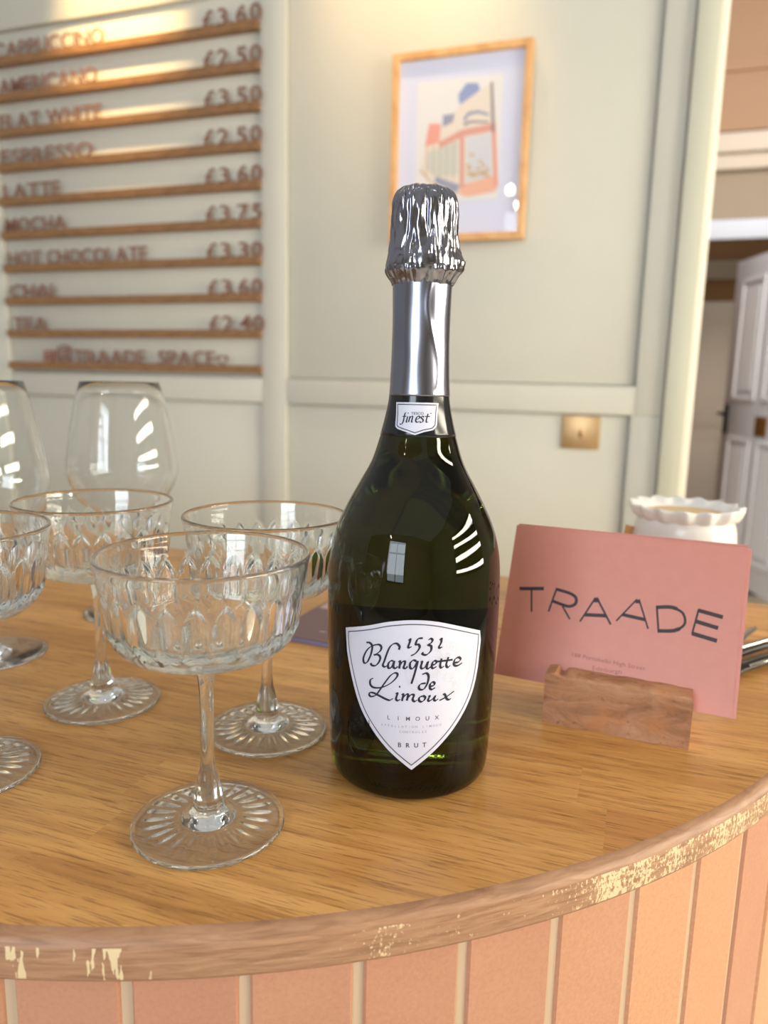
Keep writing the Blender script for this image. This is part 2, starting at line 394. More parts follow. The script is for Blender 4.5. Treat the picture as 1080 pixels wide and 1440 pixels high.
# traced outlines: (angle, height) on the bottle, (u, v) metres on the card, (x, z) on the wall
SHIELD = [(-0.8165,0.08899),(-0.4964,0.09347),(-0.2688,0.09691),(-0.018,0.09873),(0.2324,0.09804),(0.5074,0.09465),(0.8313,0.08956),(0.8309,0.08102),(0.794,0.06564),(0.7045,0.05394),(0.5268,0.04192),(0.2952,0.0307),(0.0282,0.02),(-0.2425,0.03001),(-0.4357,0.03952),(-0.5944,0.04992),(-0.7115,0.06326),(-0.802,0.07893)]
SCRIPT = [[(-0.0472,0.08852),(-0.0264,0.0893),(-0.0315,0.08767),(-0.0454,0.08542),(-0.0359,0.08485),(-0.0104,0.0855)],[(0.1038,0.08995),(0.0525,0.08941),(0.0314,0.08674),(0.0605,0.08662),(0.0736,0.08523),(0.0521,0.08322),(0.0226,0.0817),(-0.0151,0.08083)],[(0.163,0.08889),(0.1856,0.08959),(0.2065,0.08882),(0.1921,0.08737),(0.1618,0.08645),(0.1933,0.08582),(0.1951,0.08367),(0.1684,0.082),(0.1379,0.08129),(0.1036,0.0819),(0.1137,0.08279)],[(0.2825,0.08857),(0.3043,0.08931),(0.2999,0.08711),(0.2792,0.08517),(0.2926,0.08461),(0.3148,0.08505)],[(-0.5131,0.08461),(-0.4713,0.08485),(-0.4408,0.08355),(-0.4452,0.08089),(-0.4656,0.07769),(-0.5011,0.07447),(-0.5384,0.07378),(-0.5503,0.0757),(-0.5302,0.07856),(-0.4938,0.08134),(-0.4495,0.08325),(-0.3978,0.08444),(-0.3557,0.08476),(-0.3337,0.08366),(-0.3462,0.0817),(-0.3877,0.07988),(-0.4218,0.07899)],[(-0.4218,0.07899),(-0.3706,0.07949),(-0.3449,0.07834),(-0.3575,0.07599),(-0.3942,0.07381),(-0.4377,0.07342),(-0.4593,0.07435)],[(-0.1425,0.08348),(-0.1372,0.08513),(-0.1642,0.08649),(-0.203,0.08616),(-0.2416,0.08425),(-0.2721,0.08072),(-0.2981,0.07681),(-0.3136,0.0746),(-0.2936,0.07384),(-0.2647,0.07463)],[(-0.1989,0.07756),(-0.2305,0.07724),(-0.2538,0.0756),(-0.253,0.07373),(-0.2289,0.07365),(-0.2057,0.07513),(-0.1894,0.07746),(-0.1974,0.07443),(-0.1735,0.0738),(-0.1505,0.07488)],[(-0.147,0.07714),(-0.127,0.07759),(-0.1344,0.07383)],[(-0.1321,0.07533),(-0.1052,0.0773),(-0.0777,0.07777),(-0.0769,0.07643),(-0.0882,0.07452),(-0.0649,0.07422),(-0.047,0.07532)],[(0.0448,0.07816),(0.0093,0.07849),(-0.0204,0.07695),(-0.019,0.07471),(0.0044,0.07423),(0.0312,0.07554),(0.0586,0.07817),(0.036,0.07292),(0.0154,0.06913),(-0.0014,0.06631)],[(0.0882,0.07759),(0.105,0.07781),(0.093,0.0752),(0.1091,0.0743),(0.1424,0.07533),(0.167,0.07777),(0.1553,0.07479),(0.1745,0.07425),(0.1958,0.07511)],[(0.2077,0.07598),(0.2439,0.07634),(0.2604,0.07757),(0.2375,0.07815),(0.2162,0.07716),(0.2083,0.07523),(0.2249,0.0743),(0.2609,0.0751)],[(0.314,0.0791),(0.301,0.07556),(0.3152,0.0743),(0.3443,0.075)],[(0.2715,0.07768),(0.3565,0.0778)],[(0.3918,0.0795),(0.3705,0.07563),(0.3889,0.07418),(0.4189,0.07499)],[(0.3516,0.07775),(0.4436,0.07785)],[(0.4812,0.0761),(0.5345,0.0761),(0.5651,0.07737),(0.537,0.07857),(0.4954,0.07789),(0.4798,0.07574),(0.4995,0.07447),(0.5367,0.07434),(0.5873,0.07529)],[(0.1113,0.0713),(0.153,0.07187),(0.1775,0.07063),(0.1766,0.06799),(0.1582,0.06536),(0.1283,0.0635),(0.0891,0.06351),(0.0802,0.06503),(0.1026,0.06632),(0.1524,0.06673)],[(0.1982,0.06491),(0.2378,0.06535),(0.248,0.06653),(0.225,0.06713),(0.2004,0.06605),(0.1989,0.06415),(0.2188,0.06327),(0.2568,0.06407)],[(-0.424,0.06684),(-0.4577,0.0656),(-0.4591,0.06328),(-0.4265,0.06207),(-0.3655,0.06225),(-0.2902,0.06362),(-0.2178,0.066),(-0.1634,0.06895),(-0.1517,0.07089),(-0.1803,0.07135),(-0.2273,0.06973),(-0.2827,0.06596),(-0.3398,0.0617),(-0.3904,0.05819),(-0.4434,0.0569),(-0.4709,0.05738),(-0.4619,0.05879),(-0.417,0.05909),(-0.3473,0.05819),(-0.2714,0.05702),(-0.2303,0.05677),(-0.1951,0.0579)],[(-0.1675,0.06057),(-0.1469,0.06082),(-0.1615,0.05793),(-0.142,0.05703),(-0.117,0.0579)],[(-0.1329,0.06439),(-0.1172,0.06446)],[(-0.1041,0.06032),(-0.0838,0.06055),(-0.0976,0.05699)],[(-0.0921,0.05846),(-0.0571,0.06048),(-0.0337,0.06055),(-0.0443,0.05739)],[(-0.0388,0.05863),(-0.0025,0.06054),(0.0288,0.06043),(0.0178,0.05813),(0.0389,0.05709),(0.065,0.05787)],[(0.1262,0.06007),(0.0922,0.05933),(0.0854,0.0578),(0.1097,0.05695),(0.1406,0.05777),(0.1521,0.05929),(0.1261,0.06023)],[(0.1836,0.05969),(0.201,0.05981),(0.1849,0.05808),(0.1969,0.05722),(0.2362,0.05834),(0.2625,0.05978),(0.2496,0.05791),(0.2699,0.05723),(0.297,0.05812)],[(0.3468,0.0601),(0.3707,0.06005),(0.3959,0.0576),(0.423,0.05696),(0.4473,0.05748)],[(0.5028,0.06107),(0.4122,0.05865),(0.3332,0.05711)]]
LIM = [(-0.2761,0.04647),(0.3302,0.04722),(-0.2773,0.04995)]
APP = [(-0.3259,0.04254),(0.3515,0.04344),(-0.3263,0.04387)]
CON = [(-0.1177,0.04004),(0.1873,0.04037),(-0.1183,0.04136)]
BRUT = [(-0.1416,0.03223),(0.1974,0.03266),(-0.1428,0.03498)]
SEAL = [(0.3072,0.07253),(0.6848,0.06977),(0.2928,0.08787)]
EMB = [(-0.7816,0.03955),(-0.792,0.03057),(-0.7204,0.02402),(-0.6124,0.0221),(-0.4998,0.02624),(-0.4652,0.03325),(-0.4742,0.04391)]
NECK = [(-0.7908,0.2011),(-0.3984,0.20125),(-0.0772,0.20131),(0.2573,0.20129),(0.6312,0.20114),(0.5691,0.19694),(0.5073,0.18985),(0.3866,0.18794),(0.1304,0.18695),(-0.0899,0.18541),(-0.2858,0.18656),(-0.5904,0.18805),(-0.6784,0.18926),(-0.7175,0.19542)]
FIN = [[(-0.376,0.19625),(-0.4145,0.19565),(-0.4307,0.19337),(-0.4469,0.19141),(-0.4891,0.19041),(-0.5374,0.19056)],[(-0.4847,0.1943),(-0.3645,0.19438)],[(-0.3217,0.19441),(-0.3464,0.19175),(-0.3144,0.19167)],[(-0.2541,0.19452),(-0.283,0.19163)],[(-0.2765,0.19299),(-0.2238,0.19434),(-0.1788,0.19434),(-0.2002,0.19191),(-0.1652,0.1917)],[(-0.079,0.19304),(-0.0007,0.19355),(0.0209,0.19437),(-0.0313,0.19463),(-0.0766,0.19358),(-0.0865,0.19229),(-0.0438,0.19164),(0.0164,0.19224)],[(0.1438,0.19425),(0.0934,0.19468),(0.0614,0.19396),(0.1135,0.19302),(0.1045,0.19205),(0.058,0.19162),(0.0261,0.19202)],[(0.2613,0.19595),(0.2053,0.19288),(0.2081,0.19176),(0.2605,0.19203)],[(0.1671,0.19458),(0.3141,0.19467)],[(-0.3198,0.19629),(-0.3163,0.19564)],[(-0.3386,0.19595),(-0.2976,0.19598)],[(0.3444,0.19641),(0.343,0.19577)],[(0.3208,0.19609),(0.3711,0.19609)]]
TES = [(-0.2278,0.19528),(0.1319,0.19543),(-0.2353,0.19698)]
TR = [([(0.00845,0.0591),(0.02476,0.06133)],0.00211),([(0.01658,0.05999),(0.01883,0.04464)],0.00105),([(0.03329,0.06299),(0.02997,0.04651)],0.00105),([(0.03278,0.06207),(0.03863,0.06123),(0.04291,0.06027),(0.04587,0.0587),(0.047,0.0564),(0.04638,0.05385),(0.04399,0.05224),(0.04058,0.05196),(0.03161,0.05385)],0.00178),([(0.03859,0.05131),(0.04446,0.04356)],0.00105),([(0.05101,0.04303),(0.05894,0.06006)],0.00105),([(0.0596,0.06015),(0.07035,0.04409)],0.00119),([(0.05767,0.05792),(0.06136,0.05845)],0.00224),([(0.05342,0.04791),(0.06695,0.04925)],0.00211),([(0.07348,0.0469),(0.08443,0.06249)],0.00096),([(0.08564,0.06266),(0.09315,0.04487)],0.00096),([(0.08367,0.06092),(0.08659,0.06134)],0.00208),([(0.0766,0.05152),(0.0912,0.0503)],0.002),([(0.09666,0.0602),(0.09951,0.04348)],0.00111),([(0.09629,0.05901),(0.10425,0.0604),(0.10883,0.05987)],0.00208),([(0.10776,0.06016),(0.11215,0.05782),(0.114,0.05378),(0.11359,0.05038),(0.11049,0.04693)],0.00141),([(0.11144,0.04782),(0.10715,0.04581),(0.09891,0.04451)],0.00208),([(0.12116,0.06168),(0.11883,0.04568)],0.00104),([(0.12097,0.06077),(0.13507,0.05861)],0.00222),([(0.12029,0.05378),(0.13305,0.05159)],0.00222),([(0.11866,0.04609),(0.13309,0.04376)],0.00222)]
AD1 = [(0.04896,0.01999),(0.094,0.01884),(0.04863,0.02247)]
AD2 = [(0.06267,0.0137),(0.08057,0.01422),(0.06238,0.01592)]
ART = {'paper': [(-0.5532,0.8895),(-0.3665,0.871),(-0.3586,0.6322),(-0.5453,0.6425)],'facade': [(-0.382,0.8743),(-0.3675,0.774),(-0.3632,0.6453),(-0.4485,0.6409),(-0.5068,0.6705),(-0.5451,0.6991),(-0.5343,0.7506),(-0.4525,0.8349)],'roofblue': [(-0.4424,0.8767),(-0.4168,0.8742),(-0.4103,0.8595),(-0.4563,0.8317),(-0.4612,0.8536)],'chim': [(-0.4957,0.8135),(-0.4676,0.8147),(-0.4709,0.7969),(-0.4947,0.7879)],'pink': [(-0.5277,0.798),(-0.4991,0.7956),(-0.5017,0.7555),(-0.5363,0.7489)],'band': [(-0.374,0.787),(-0.3732,0.7708),(-0.4456,0.764),(-0.5012,0.7426),(-0.5037,0.7556),(-0.4502,0.7788)],'pillar': [(-0.4538,0.7701),(-0.4438,0.7693),(-0.439,0.6552),(-0.449,0.6521)],'edge': [(-0.3877,0.8731),(-0.3819,0.8725),(-0.373,0.7672),(-0.3796,0.7678)],'win': [(-0.4375,0.7615),(-0.3807,0.7661),(-0.3743,0.6734),(-0.4335,0.666)],'win2': [(-0.5297,0.7354),(-0.4572,0.7558),(-0.4542,0.6821),(-0.5072,0.6817),(-0.5327,0.702)],'base': [(-0.4452,0.6593),(-0.3647,0.6764),(-0.363,0.6416),(-0.432,0.6325),(-0.4526,0.6411)],'base2': [(-0.5072,0.6817),(-0.4493,0.6595),(-0.4566,0.6414),(-0.5109,0.6688)],'arch': [(-0.4472,0.8021),(-0.4358,0.8155),(-0.4123,0.817),(-0.3885,0.8078),(-0.3883,0.8024),(-0.412,0.8106),(-0.4335,0.8081),(-0.4429,0.7945)],'red': [(-0.3818,0.7894),(-0.3729,0.7887),(-0.3595,0.6506),(-0.3685,0.6511)],'arch2': [(-0.4467,0.7912),(-0.4311,0.7964),(-0.3878,0.7917),(-0.3876,0.7881),(-0.4309,0.7917),(-0.4425,0.7855)]}
WORDS = [('CAPPUCCINO',-1.8005,-1.428),('AMERICANO',-1.7919,-1.4548),('FLAT WHITE',-1.7947,-1.4456),('ESPRESSO',-1.7969,-1.4804),('LATTE',-1.7972,-1.5969),('MOCHA',-1.7972,-1.583),('HOT CHOCOLATE',-1.7941,-1.316),('CHAI',-1.7947,-1.6407),('TEA',-1.7942,-1.6701),('bottom',-1.6849,-1.069)]
PRICE = [(-1.1228,-0.961),(-1.123,-0.9617),(-1.1227,-0.9623),(-1.1267,-0.9628),(-1.1246,-0.9615),(-1.1246,-0.9621),(-1.1243,-0.9627),(-1.122,-0.9633),(-1.1197,-0.9598)]

# ------------------------------------------------------------------ room shell
FZ = -.93
struct('floor', boxes('floor', [(-4.2, 4.2, -3.2, 8.2, FZ-.05, FZ)], M['floor']))
struct('wall_back', boxes('wall_back', [(-3.2, .04, 1.822, 1.90, FZ, 2.2)], M['wall']))
P0, P1 = 1.794, 1.823
tr = [('trim_1', [(-.970, -.899, P0, P1, FZ, 2.2)]), ('trim_2', [(-1.96, -1.823, P0, P1, FZ, 2.2)]),
      ('trim_3', [(-1.823, -.970, P0, P1, 1.147, 2.2)]), ('trim_4', [(-.899, -.028, P0, P1, 1.185, 2.2)]),
      ('trim_5', [(-1.823, -.970, P0, P1, .1446, .2096)]), ('trim_6', [(-.899, -.028, P0, P1, .1446, .2096)]),
      ('trim_7', [(-.028, .031, P0, P1, .1446, 2.2)]), ('trim_8', [(-.034, .031, P0, P1, FZ, .1446)]),
      ('trim_9', [(-.899, -.034, P0, P1, FZ, -.62)]), ('trim_10', [(-1.823, -.970, P0, P1, FZ, -.62)])]
PN = [(-1.820, -.9735, .2120, 1.1455), (-.897, -.0325, .2120, 1.1835), (-1.820, -.9735, -.618, .1425), (-.897, -.0385, -.618, .1425), (-3.2, -1.963, FZ, 2.2)]
tr += [('trim_%d' % (k+20), [(x0, x1, 1.806, P1, z0, z1)]) for k, (x0, x1, z0, z1) in enumerate(PN)]
for n, l in tr: struct(n, boxes(n, l, M['wall'], bevel=.002))
# door surround at the right-hand end of the panelled wall
struct('trim_11', boxes('trim_11', [(.0345, .0815, 1.778, 1.92, FZ, 2.2)], M['trim_cream'], bevel=.003))
struct('trim_12', boxes('trim_12', [(.0800, .0955, 1.790, 1.935, FZ, 2.2)], mat('cream_white_edge', srgb(244, 238, 222), .45), bevel=.004))
# the hall beyond the opening
struct('wall_far', boxes('wall_far', [(.10, 3.6, 4.90, 5.0, 1.153, 3.2)], M['taupe_wall']))
struct('trim_13', boxes('trim_13', [(.10, 3.6, 4.86, 4.899, 1.048, 1.153)], mat('lintel_paint', srgb(214, 222, 240), .5), bevel=.004))
struct('trim_14', boxes('trim_14', [(.10, 3.6, 4.80, 4.899, 1.50, 1.60), (.10, 3.6, 4.84, 4.899, 1.42, 1.50)], M['off_white'], bevel=.004))
struct('trim_15', boxes('trim_15', [(.10, 3.6, 4.86, 4.899, 1.625, 1.99), (.10, 3.6, 4.84, 4.86, 1.93, 1.985)], M['peach_wall']))
struct('trim_16', boxes('trim_16', [(.10, 3.6, 4.86, 4.899, 1.99, 3.2)], M['peach_wall']))
struct('wall_hall', boxes('wall_hall', [(-.6, 3.8, 6.5, 6.6, FZ, 2.6)], M['brown_wall']))
# cream panelled door standing behind, glimpsed left of the open door
d2 = boxes('door_2', [(.1, .62, 6.42, 6.46, FZ, .86)], M['off_white'], bevel=.006)
o = struct('door_2', d2)
struct('door_panel', boxes('door_panel', [(.2, .54, 6.405, 6.425, -.10, .70), (.2, .54, 6.405, 6.425, -.82, -.22)], M['off_white'], bevel=.02), o)
struct('trim_17', boxes('trim_17', [(.06, .72, 6.40, 6.49, 1.02, 1.16)], M['taupe_wall'], bevel=.01))
struct('trim_18', boxes('trim_18', [(.10, .17, 4.4, 6.4, FZ, 1.0)], M['brown_wall']))
# open white panelled door
DL, DH = .78, 1.727
d1 = thing('door_1', None, None, (.412, 4.70, -.832), (0, 0, math.atan2(-.32, .107)))
d1['kind'] = 'structure'
struct('door_leaf', boxes('door_leaf', [(0, DL, 0, .04, 0, DH)], M['door_paint'], bevel=.003), d1)
b = MB()
for (x0, x1, z0, z1) in ((.10, .36, .98, 1.62), (.44, .70, .98, 1.62), (.10, .36, .14, .78), (.44, .70, .14, .78)):
    for (u0, u1, w0, w1) in ((x0, x1, z0, z0+.022), (x0, x1, z1-.022, z1), (x0, x0+.022, z0, z1), (x1-.022, x1, z0, z1)):
        b.box(u0, u1, -.010, .001, w0, w1)
    b.box(x0+.05, x1-.05, -.006, .001, z0+.05, z1-.05)
struct('door_moulding', b.mesh('door_moulding', M['white_paint'], bevel=.003), d1)
b = MB(); b.box(.035, .075, -.012, 0, .88-.09, .88+.07); b.tube([(.055, -.01, .90), (.055, -.05, .90)], .009); b.tube([(.055, -.05, .90), (.15, -.05, .895)], .009)
struct('door_handle', b.mesh('door_handle', M['dark_iron'], smooth=True, angle=.6), d1)
struct('door_plate', boxes('door_plate', [(.40, .52, -.006, 0, .80, .90)], mat('aged_brass', srgb(140, 100, 48), .4, .7), bevel=.002), d1)
o = obj('door_mat', boxes('door_mat', [(.30, 1.5, 4.50, 6.2, FZ, FZ+.012)], M['dark_mat']))
tag(o, 'dark doormat on the pale floor below the open white panelled door', 'doormat')
# walls behind and beside the viewer, with the windows that light the room
struct('wall_rear', boxes('wall_rear', [(-4.2, -1.25, -3.2, -3.0, FZ, 2.2), (.15, 2.7, -3.2, -3.0, FZ, 2.2), (-1.25, .15, -3.2, -3.0, 1.6, 2.2), (-1.25, .15, -3.2, -3.0, FZ, -.3)], M['rear_wall']))
struct('wall_right', boxes('wall_right', [(2.6, 2.8, -3.2, -.5, FZ, 2.2), (2.6, 2.8, 1.9, 8.2, FZ, 2.2), (2.6, 2.8, -.5, 1.9, 1.5, 2.2), (2.6, 2.8, -.5, 1.9, FZ, -.1)], M['rear_wall']))
w1 = MB()
for z0, z1 in ((-.1, .03), (.17, .45), (.59, .87), (1.01, 1.27), (1.41, 1.5)): w1.box(2.56, 2.62, -.5, 1.9, z0, z1)
o = struct('window_1', w1.mesh('window_1', mat('olive_blind_board', srgb(112, 108, 78), .6)))
struct('window_pane', boxes('window_pane', [(2.70, 2.71, -.5, 1.9, -.1, 1.5)], M['daylight_warm']), o)
w2 = MB()
for x in (-1.25, -.58, .10): w2.box(x, x+.05, -3.1, -3.0, -.3, 1.6)
for z in (-.3, 1.0, 1.55): w2.box(-1.25, .15, -3.1, -3.0, z, z+.05)
o = struct('window_2', w2.mesh('window_2', M['dark_iron']))
struct('window_pane', boxes('window_pane', [(-1.25, .15, -3.14, -3.13, -.3, 1.6)], M['daylight']), o)

# ------------------------------------------------------------------ counter
CX, CY, CR = -.3644, .6840, .5142
def edge_r(t): return CR
BACK = .806
tend = math.degrees(math.asin((BACK-CY)/CR))
ol = []                                   # outline points with outward normals and edge distance
for k in range(12): ol.append((Vector((-1.9+(1.9+CX)*k/12, CY-CR)), Vector((0, -1)), 0.0))
NA = 150
for k in range(NA+1):
    t = -90+(tend+90)*k/NA; a = math.radians(t); r = edge_r(t)
    ol.append((Vector((CX+r*cos(a), CY+r*sin(a))), Vector((cos(a), sin(a))), math.radians(t+80)*CR))
TH = .0198
prof = [(.0060, 0), (.0040, -.0004), (.0022, -.0014), (.0009, -.0030), (.0002, -.0050), (0, -.0080), (0, -TH+.002), (.0010, -TH)]
me = bpy.data.meshes.new('worktop'); bm = bmesh.new(); uvl = bm.loops.layers.uv.new('UVMap')
rings = [[bm.verts.new((p.x-n.x*i, p.y-n.y*i, z)) for p, n, u in ol] for i, z in prof]
for a in range(len(prof)-1):
    for k in range(len(ol)-1):
        f = bm.faces.new((rings[a][k], rings[a+1][k], rings[a+1][k+1], rings[a][k+1])); f.material_index = 1; f.smooth = True
        for lp, (aa, kk) in zip(f.loops, ((a, k), (a+1, k), (a+1, k+1), (a, k+1))): lp[uvl].uv = (ol[kk][2], -prof[aa][1])
tb = [bm.verts.new((-1.9, BACK, 0)), bm.verts.new((-1.9, BACK, -TH))]
f = bm.faces.new(rings[0]+[tb[0]]); f.material_index = 0
f = bm.faces.new(([tb[1]]+rings[-1][::-1])); f.material_index = 1
last = [r[-1] for r in rings]; first = [r[0] for r in rings]
f = bm.faces.new(last+[tb[1], tb[0]]); f.material_index = 1
f = bm.faces.new([tb[0], tb[1]]+first[::-1]); f.material_index = 1
bmesh.ops.recalc_face_normals(bm, faces=bm.faces); bm.to_mesh(me); bm.free()
me.materials.append(M['worktop']); me.materials.append(M['edge'])
tag(obj('worktop', me), 'rounded oak worktop with chipped pale front edge, carrying glasses and bottle', 'worktop')

base = thing('counter_base', 'curved counter base clad in upright terracotta tiles below the oak worktop', 'counter', (CX, CY, FZ))
b = MB(); tone = []; INS = .0045; step = 5.2; gapa = math.degrees(.0023/CR)
zt = [(-TH-.0005-FZ, -TH-.235-FZ), (-TH-.240-FZ, -TH-.47-FZ), (-TH-.475-FZ, -TH-.70-FZ), (-TH-.705-FZ, .0)]
rng = random.Random(5)
# deep and pale tiles alternate; right side painted paler for the warm light there
tones = {}
for k in range(-3, 15):
    t0 = -73.5+step*k+gapa; t1 = -73.5+step*(k+1)-gapa
    for j, (z1, z0) in enumerate(zt):
        tn = .12+.18*rng.random() if k < 4 else (.35+.5*rng.random())
        if j == 0 and k in (4, 6, 8, 9): tn = .25 if k in (4, 8) else .9
        ps = []
        for (ins, sh, dz) in ((INS+.008, 0, 0), (INS+.0015, 0, 0), (INS, .12, .0015)):
            row = []
            for (t, sg, z, sz) in ((t0, 1, z0, 1), (t1, -1, z0, 1), (t1, -1, z1, -1), (t0, 1, z1, -1)):
                a = math.radians(t+sg*sh); r = edge_r(t)-ins
                row.append((r*cos(a), r*sin(a), z+sz*dz*(0 if sz < 0 and j == 0 else 1)))
            ps.append(row)
        n0 = len(b.f); b.grid(ps, close_u=True); i = len(b.v)-4; b.face((i, i+1, i+2, i+3)); tone += [tn]*(len(b.f)-n0)
me = b.mesh('tile_cladding', M['tile'], recalc=False)
bm = bmesh.new(); bm.from_mesh(me); bmesh.ops.recalc_face_normals(bm, faces=bm.faces); bm.to_mesh(me); bm.free()
at = me.attributes.new('tone', 'FLOAT', 'FACE'); at.data.foreach_set('value', tone)
obj('tile_cladding', me, base)
b = MB(); row0 = []; row1 = []
for k in range(-6, 62):
    t = -90+k*1.6; t = max(-90, min(tend, t)); a = math.radians(t); r = edge_r(t)-INS-.0016
    row0.append((r*cos(a), r*sin(a), -TH-.0002-FZ)); row1.append((r*cos(a), r*sin(a), 0))
row0.insert(0, (-1.8-CX, -CR+INS+.003, -TH-.0002-FZ)); row1.insert(0, (-1.8-CX, -CR+INS+.003, 0))
row0 += [(-1.8-CX, BACK-CY-.02, -TH-.0002-FZ)]; row1 += [(-1.8-CX, BACK-CY-.02, 0)]
b.grid([row0, row1], close_u=True)
obj('grout', b.mesh('grout', M['grout']), base)

# ------------------------------------------------------------------ champagne coupes
def coupe_meshes():
    N = 24; n = N*14
    # bowl: outer profile from the stem up, then over the rim and down the inside
    outer = [(.0062, .0822), (.010, .0832), (.018, .0846), (.027, .0866), (.0345, .0898), (.0385, .0930), (.0408, .0960), (.0420, .0985)]
    z = .1000
    while z < .1225: outer.append((.0425+(z-.100)*.150, z)); z += .0010
    outer += [(.0462, .1245), (.0466, .1270), (.0471, .1300), (.0477, .1322), (.0478, .1332), (.0475, .1339), (.0469, .1343), (.0462, .1342), (.0457, .1337)]
    inner = [(.0455, .1325), (.0450, .1290), (.0444, .1240), (.0436, .1180), (.0424, .1110), (.0412, .1040), (.0398, .0995), (.0370, .0965), (.0320, .0945), (.0240, .0925), (.0150, .0912), (.0070, .0905), (.0015, .0903)]
    nout = len(outer)
    def fn(th, r, z, k):
        if 5 <= k < nout-7:
            u = abs(((N*th/(2*PI)) % 1)-.5)*2              # 0 in the middle of a flute, 1 on a ridge
            ztop = .1215-.0085*u**1.3; zbot = .0965+.0020*u
            m = max(0, min(1, (ztop-z)/.0022))*max(0, min(1, (z-zbot)/.003))
            r -= .0019*m*(1-u*u)-.0003*m*u**6
            if z < .0995: r -= .0006*abs(((2*N*th/(2*PI)) % 1)-.5)
        return r, z
    b = MB(); b.lathe(outer+inner, n, fn=fn, cap1=True)
    bowl = b.mesh('bowl', M['glass'], smooth=True, recalc=False)
    b = MB(); st = [(.0118, .0068), (.0100, .0078), (.0080, .0086), (.0073, .0098), (.0071, .0118), (.0064, .0165), (.0056, .0215), (.0046, .0262), (.0037, .0292), (.0032, .0360), (.0031, .0450), (.0032, .0560), (.0033, .0660), (.0036, .0720), (.0042, .0765), (.0050, .0797), (.0062, .0822)]
    def fs(th, r, z, k):
        if 2 <= k <= 5: r *= 1-.05*(.5+.5*cos(8*th))
        return r, z
    b.lathe(st, 48, fn=fs); stem = b.mesh('stem', M['glass'], smooth=True, recalc=False)
    b = MB()
    ft = [(.0005, .0032), (.008, .0032), (.0140, .0026), (.0330, .0006), (.0345, .0002), (.0354, .0004), (.0360, .0010), (.0362, .0017), (.0360, .0024), (.0354, .0030), (.0347, .0031), (.0341, .0028)]
    r = .0335
    while r > .0135: ft.append((r, .0027+(.0335-r)/.02*.0022)); r -= .0011
    ft += [(.0128, .0057), (.0122, .0064), (.0118, .0068)]
    def ff(th, r, z, k):
        if .0150 < r < .0320 and k > 11:
            u = abs(((24*th/(2*PI)) % 1)-.5)*2; w = sin(PI*(r-.0150)/.0170)
            z -= .0009*w*max(0, 1-(u/.75)**2)
        return r, z
    b.lathe(ft, 24*12, fn=ff, cap0=True); foot = b.mesh('foot', M['glass'], smooth=True, recalc=False)
    return bowl, stem, foot
def make_coupe(label, loc, rz):
    t = thing('champagne_coupe', label, 'glass', loc, (0, 0, rz), 'cut glass coupes on the worktop')
    for n, me in zip(('bowl', 'stem', 'foot'), coupe_meshes()): obj(n, me, t)
    return t
c0 = make_coupe('empty cut glass coupe nearest the viewer, standing alone in front of the others', (-.1830, .2826, 0), .1)
for lab_, loc, rz in (('empty cut glass coupe standing in front of the large wine goblet, behind the nearest coupe', (-.3217, .3758, 0), .4),
                      ('empty cut glass coupe right beside the green bottle, in front of the mauve leaflet', (-.2035, .3800, 0), .75),
                      ('empty cut glass coupe cut off by the left edge of the photo', (-.3286, .2774, 0), 1.2)):
    c = dup(c0, loc, rz); c['label'] = lab_

# ------------------------------------------------------------------ large wine goblets
def goblet(label, loc):
    t = thing('wine_goblet', label, 'glass', loc, (0, 0, 0), 'large wine goblets at the left')
    b = MB(); o_ = [(.0045, .0800), (.0100, .0822), (.0200, .0885), (.0300, .0970), (.0385, .1075), (.0440, .1180), (.0464, .1270), (.0466, .1330), (.0458, .1420), (.0440, .1540), (.0417, .1670), (.0386, .1820), (.0351, .1960), (.0326, .2045), (.0322, .2052), (.0317, .2050)]
    i_ = [(.0342, .1960), (.0377, .1820), (.0408, .1670), (.0431, .1540), (.0449, .1420), (.0457, .1330), (.0455, .1270), (.0431, .1184), (.0377, .1084), (.0293, .0981), (.0196, .0898), (.0095, .0840), (.0010, .0828)]
    b.lathe(o_+i_, 96, cap1=True); obj('bowl', b.mesh('bowl', M['thin_glass'], smooth=True, recalc=False), t)
    b = MB(); b.lathe([(.0070, .0062), (.0052, .0100), (.0042, .0180), (.0038, .0400), (.0038, .0650), (.0040, .0760), (.0045, .0800)], 40)
    obj('stem', b.mesh('stem', M['thin_glass'], smooth=True, recalc=False), t)
    b = MB(); b.lathe([(.0005, .0006), (.020, .0006), (.0372, .0003), (.0380, .0009), (.0372, .0015), (.030, .0017), (.022, .0020), (.015, .0025), (.0105, .0036), (.0082, .0050), (.0070, .0062)], 80, cap0=True)
    obj('foot', b.mesh('foot', M['thin_glass'], smooth=True, recalc=False), t)
    return t
g = goblet('large plain wine goblet with tapered bowl, whole bowl in view below the menu board', (-.4285, .5385, 0))
g2 = dup(g, (-.4545, .4130, 0)); g2['label'] = 'large plain wine goblet cut off by the left edge of the photo'

# ------------------------------------------------------------------ sparkling wine bottle
BX, BY, TH0 = -.1114, .3741, -1.272
PROF = [(.0360, .0), (.0405, .0016), (.0427, .0050), (.0437, .0110), (.0447, .0330), (.0453, .0540), (.0458, .0740), (.0461, .0940), (.0459, .1050), (.0455, .1160), (.0443, .1252), (.0413, .1365), (.0363, .1477), (.0302, .1589), (.0242, .1700), (.0205, .1811), (.0175, .1921), (.0152, .2049), (.0143, .2246), (.0142, .2422), (.0145, .2600), (.0150, .2660)]
def prof_smooth(P, n=5):
    return [(v.x, v.y) for v in catmull(P, n)]
PS = prof_smooth(PROF)
def brad(z):
    for (r0, z0), (r1, z1) in zip(PS, PS[1:]):
        if z0 <= z <= z1 and z1 > z0: return r0+(r1-r0)*(z-z0)/(z1-z0)
    return PS[-1][0]
bot = thing('sparkling_wine_bottle', 'full dark green sparkling wine bottle with white shield label and silver foil', 'bottle', (BX, BY, 0))
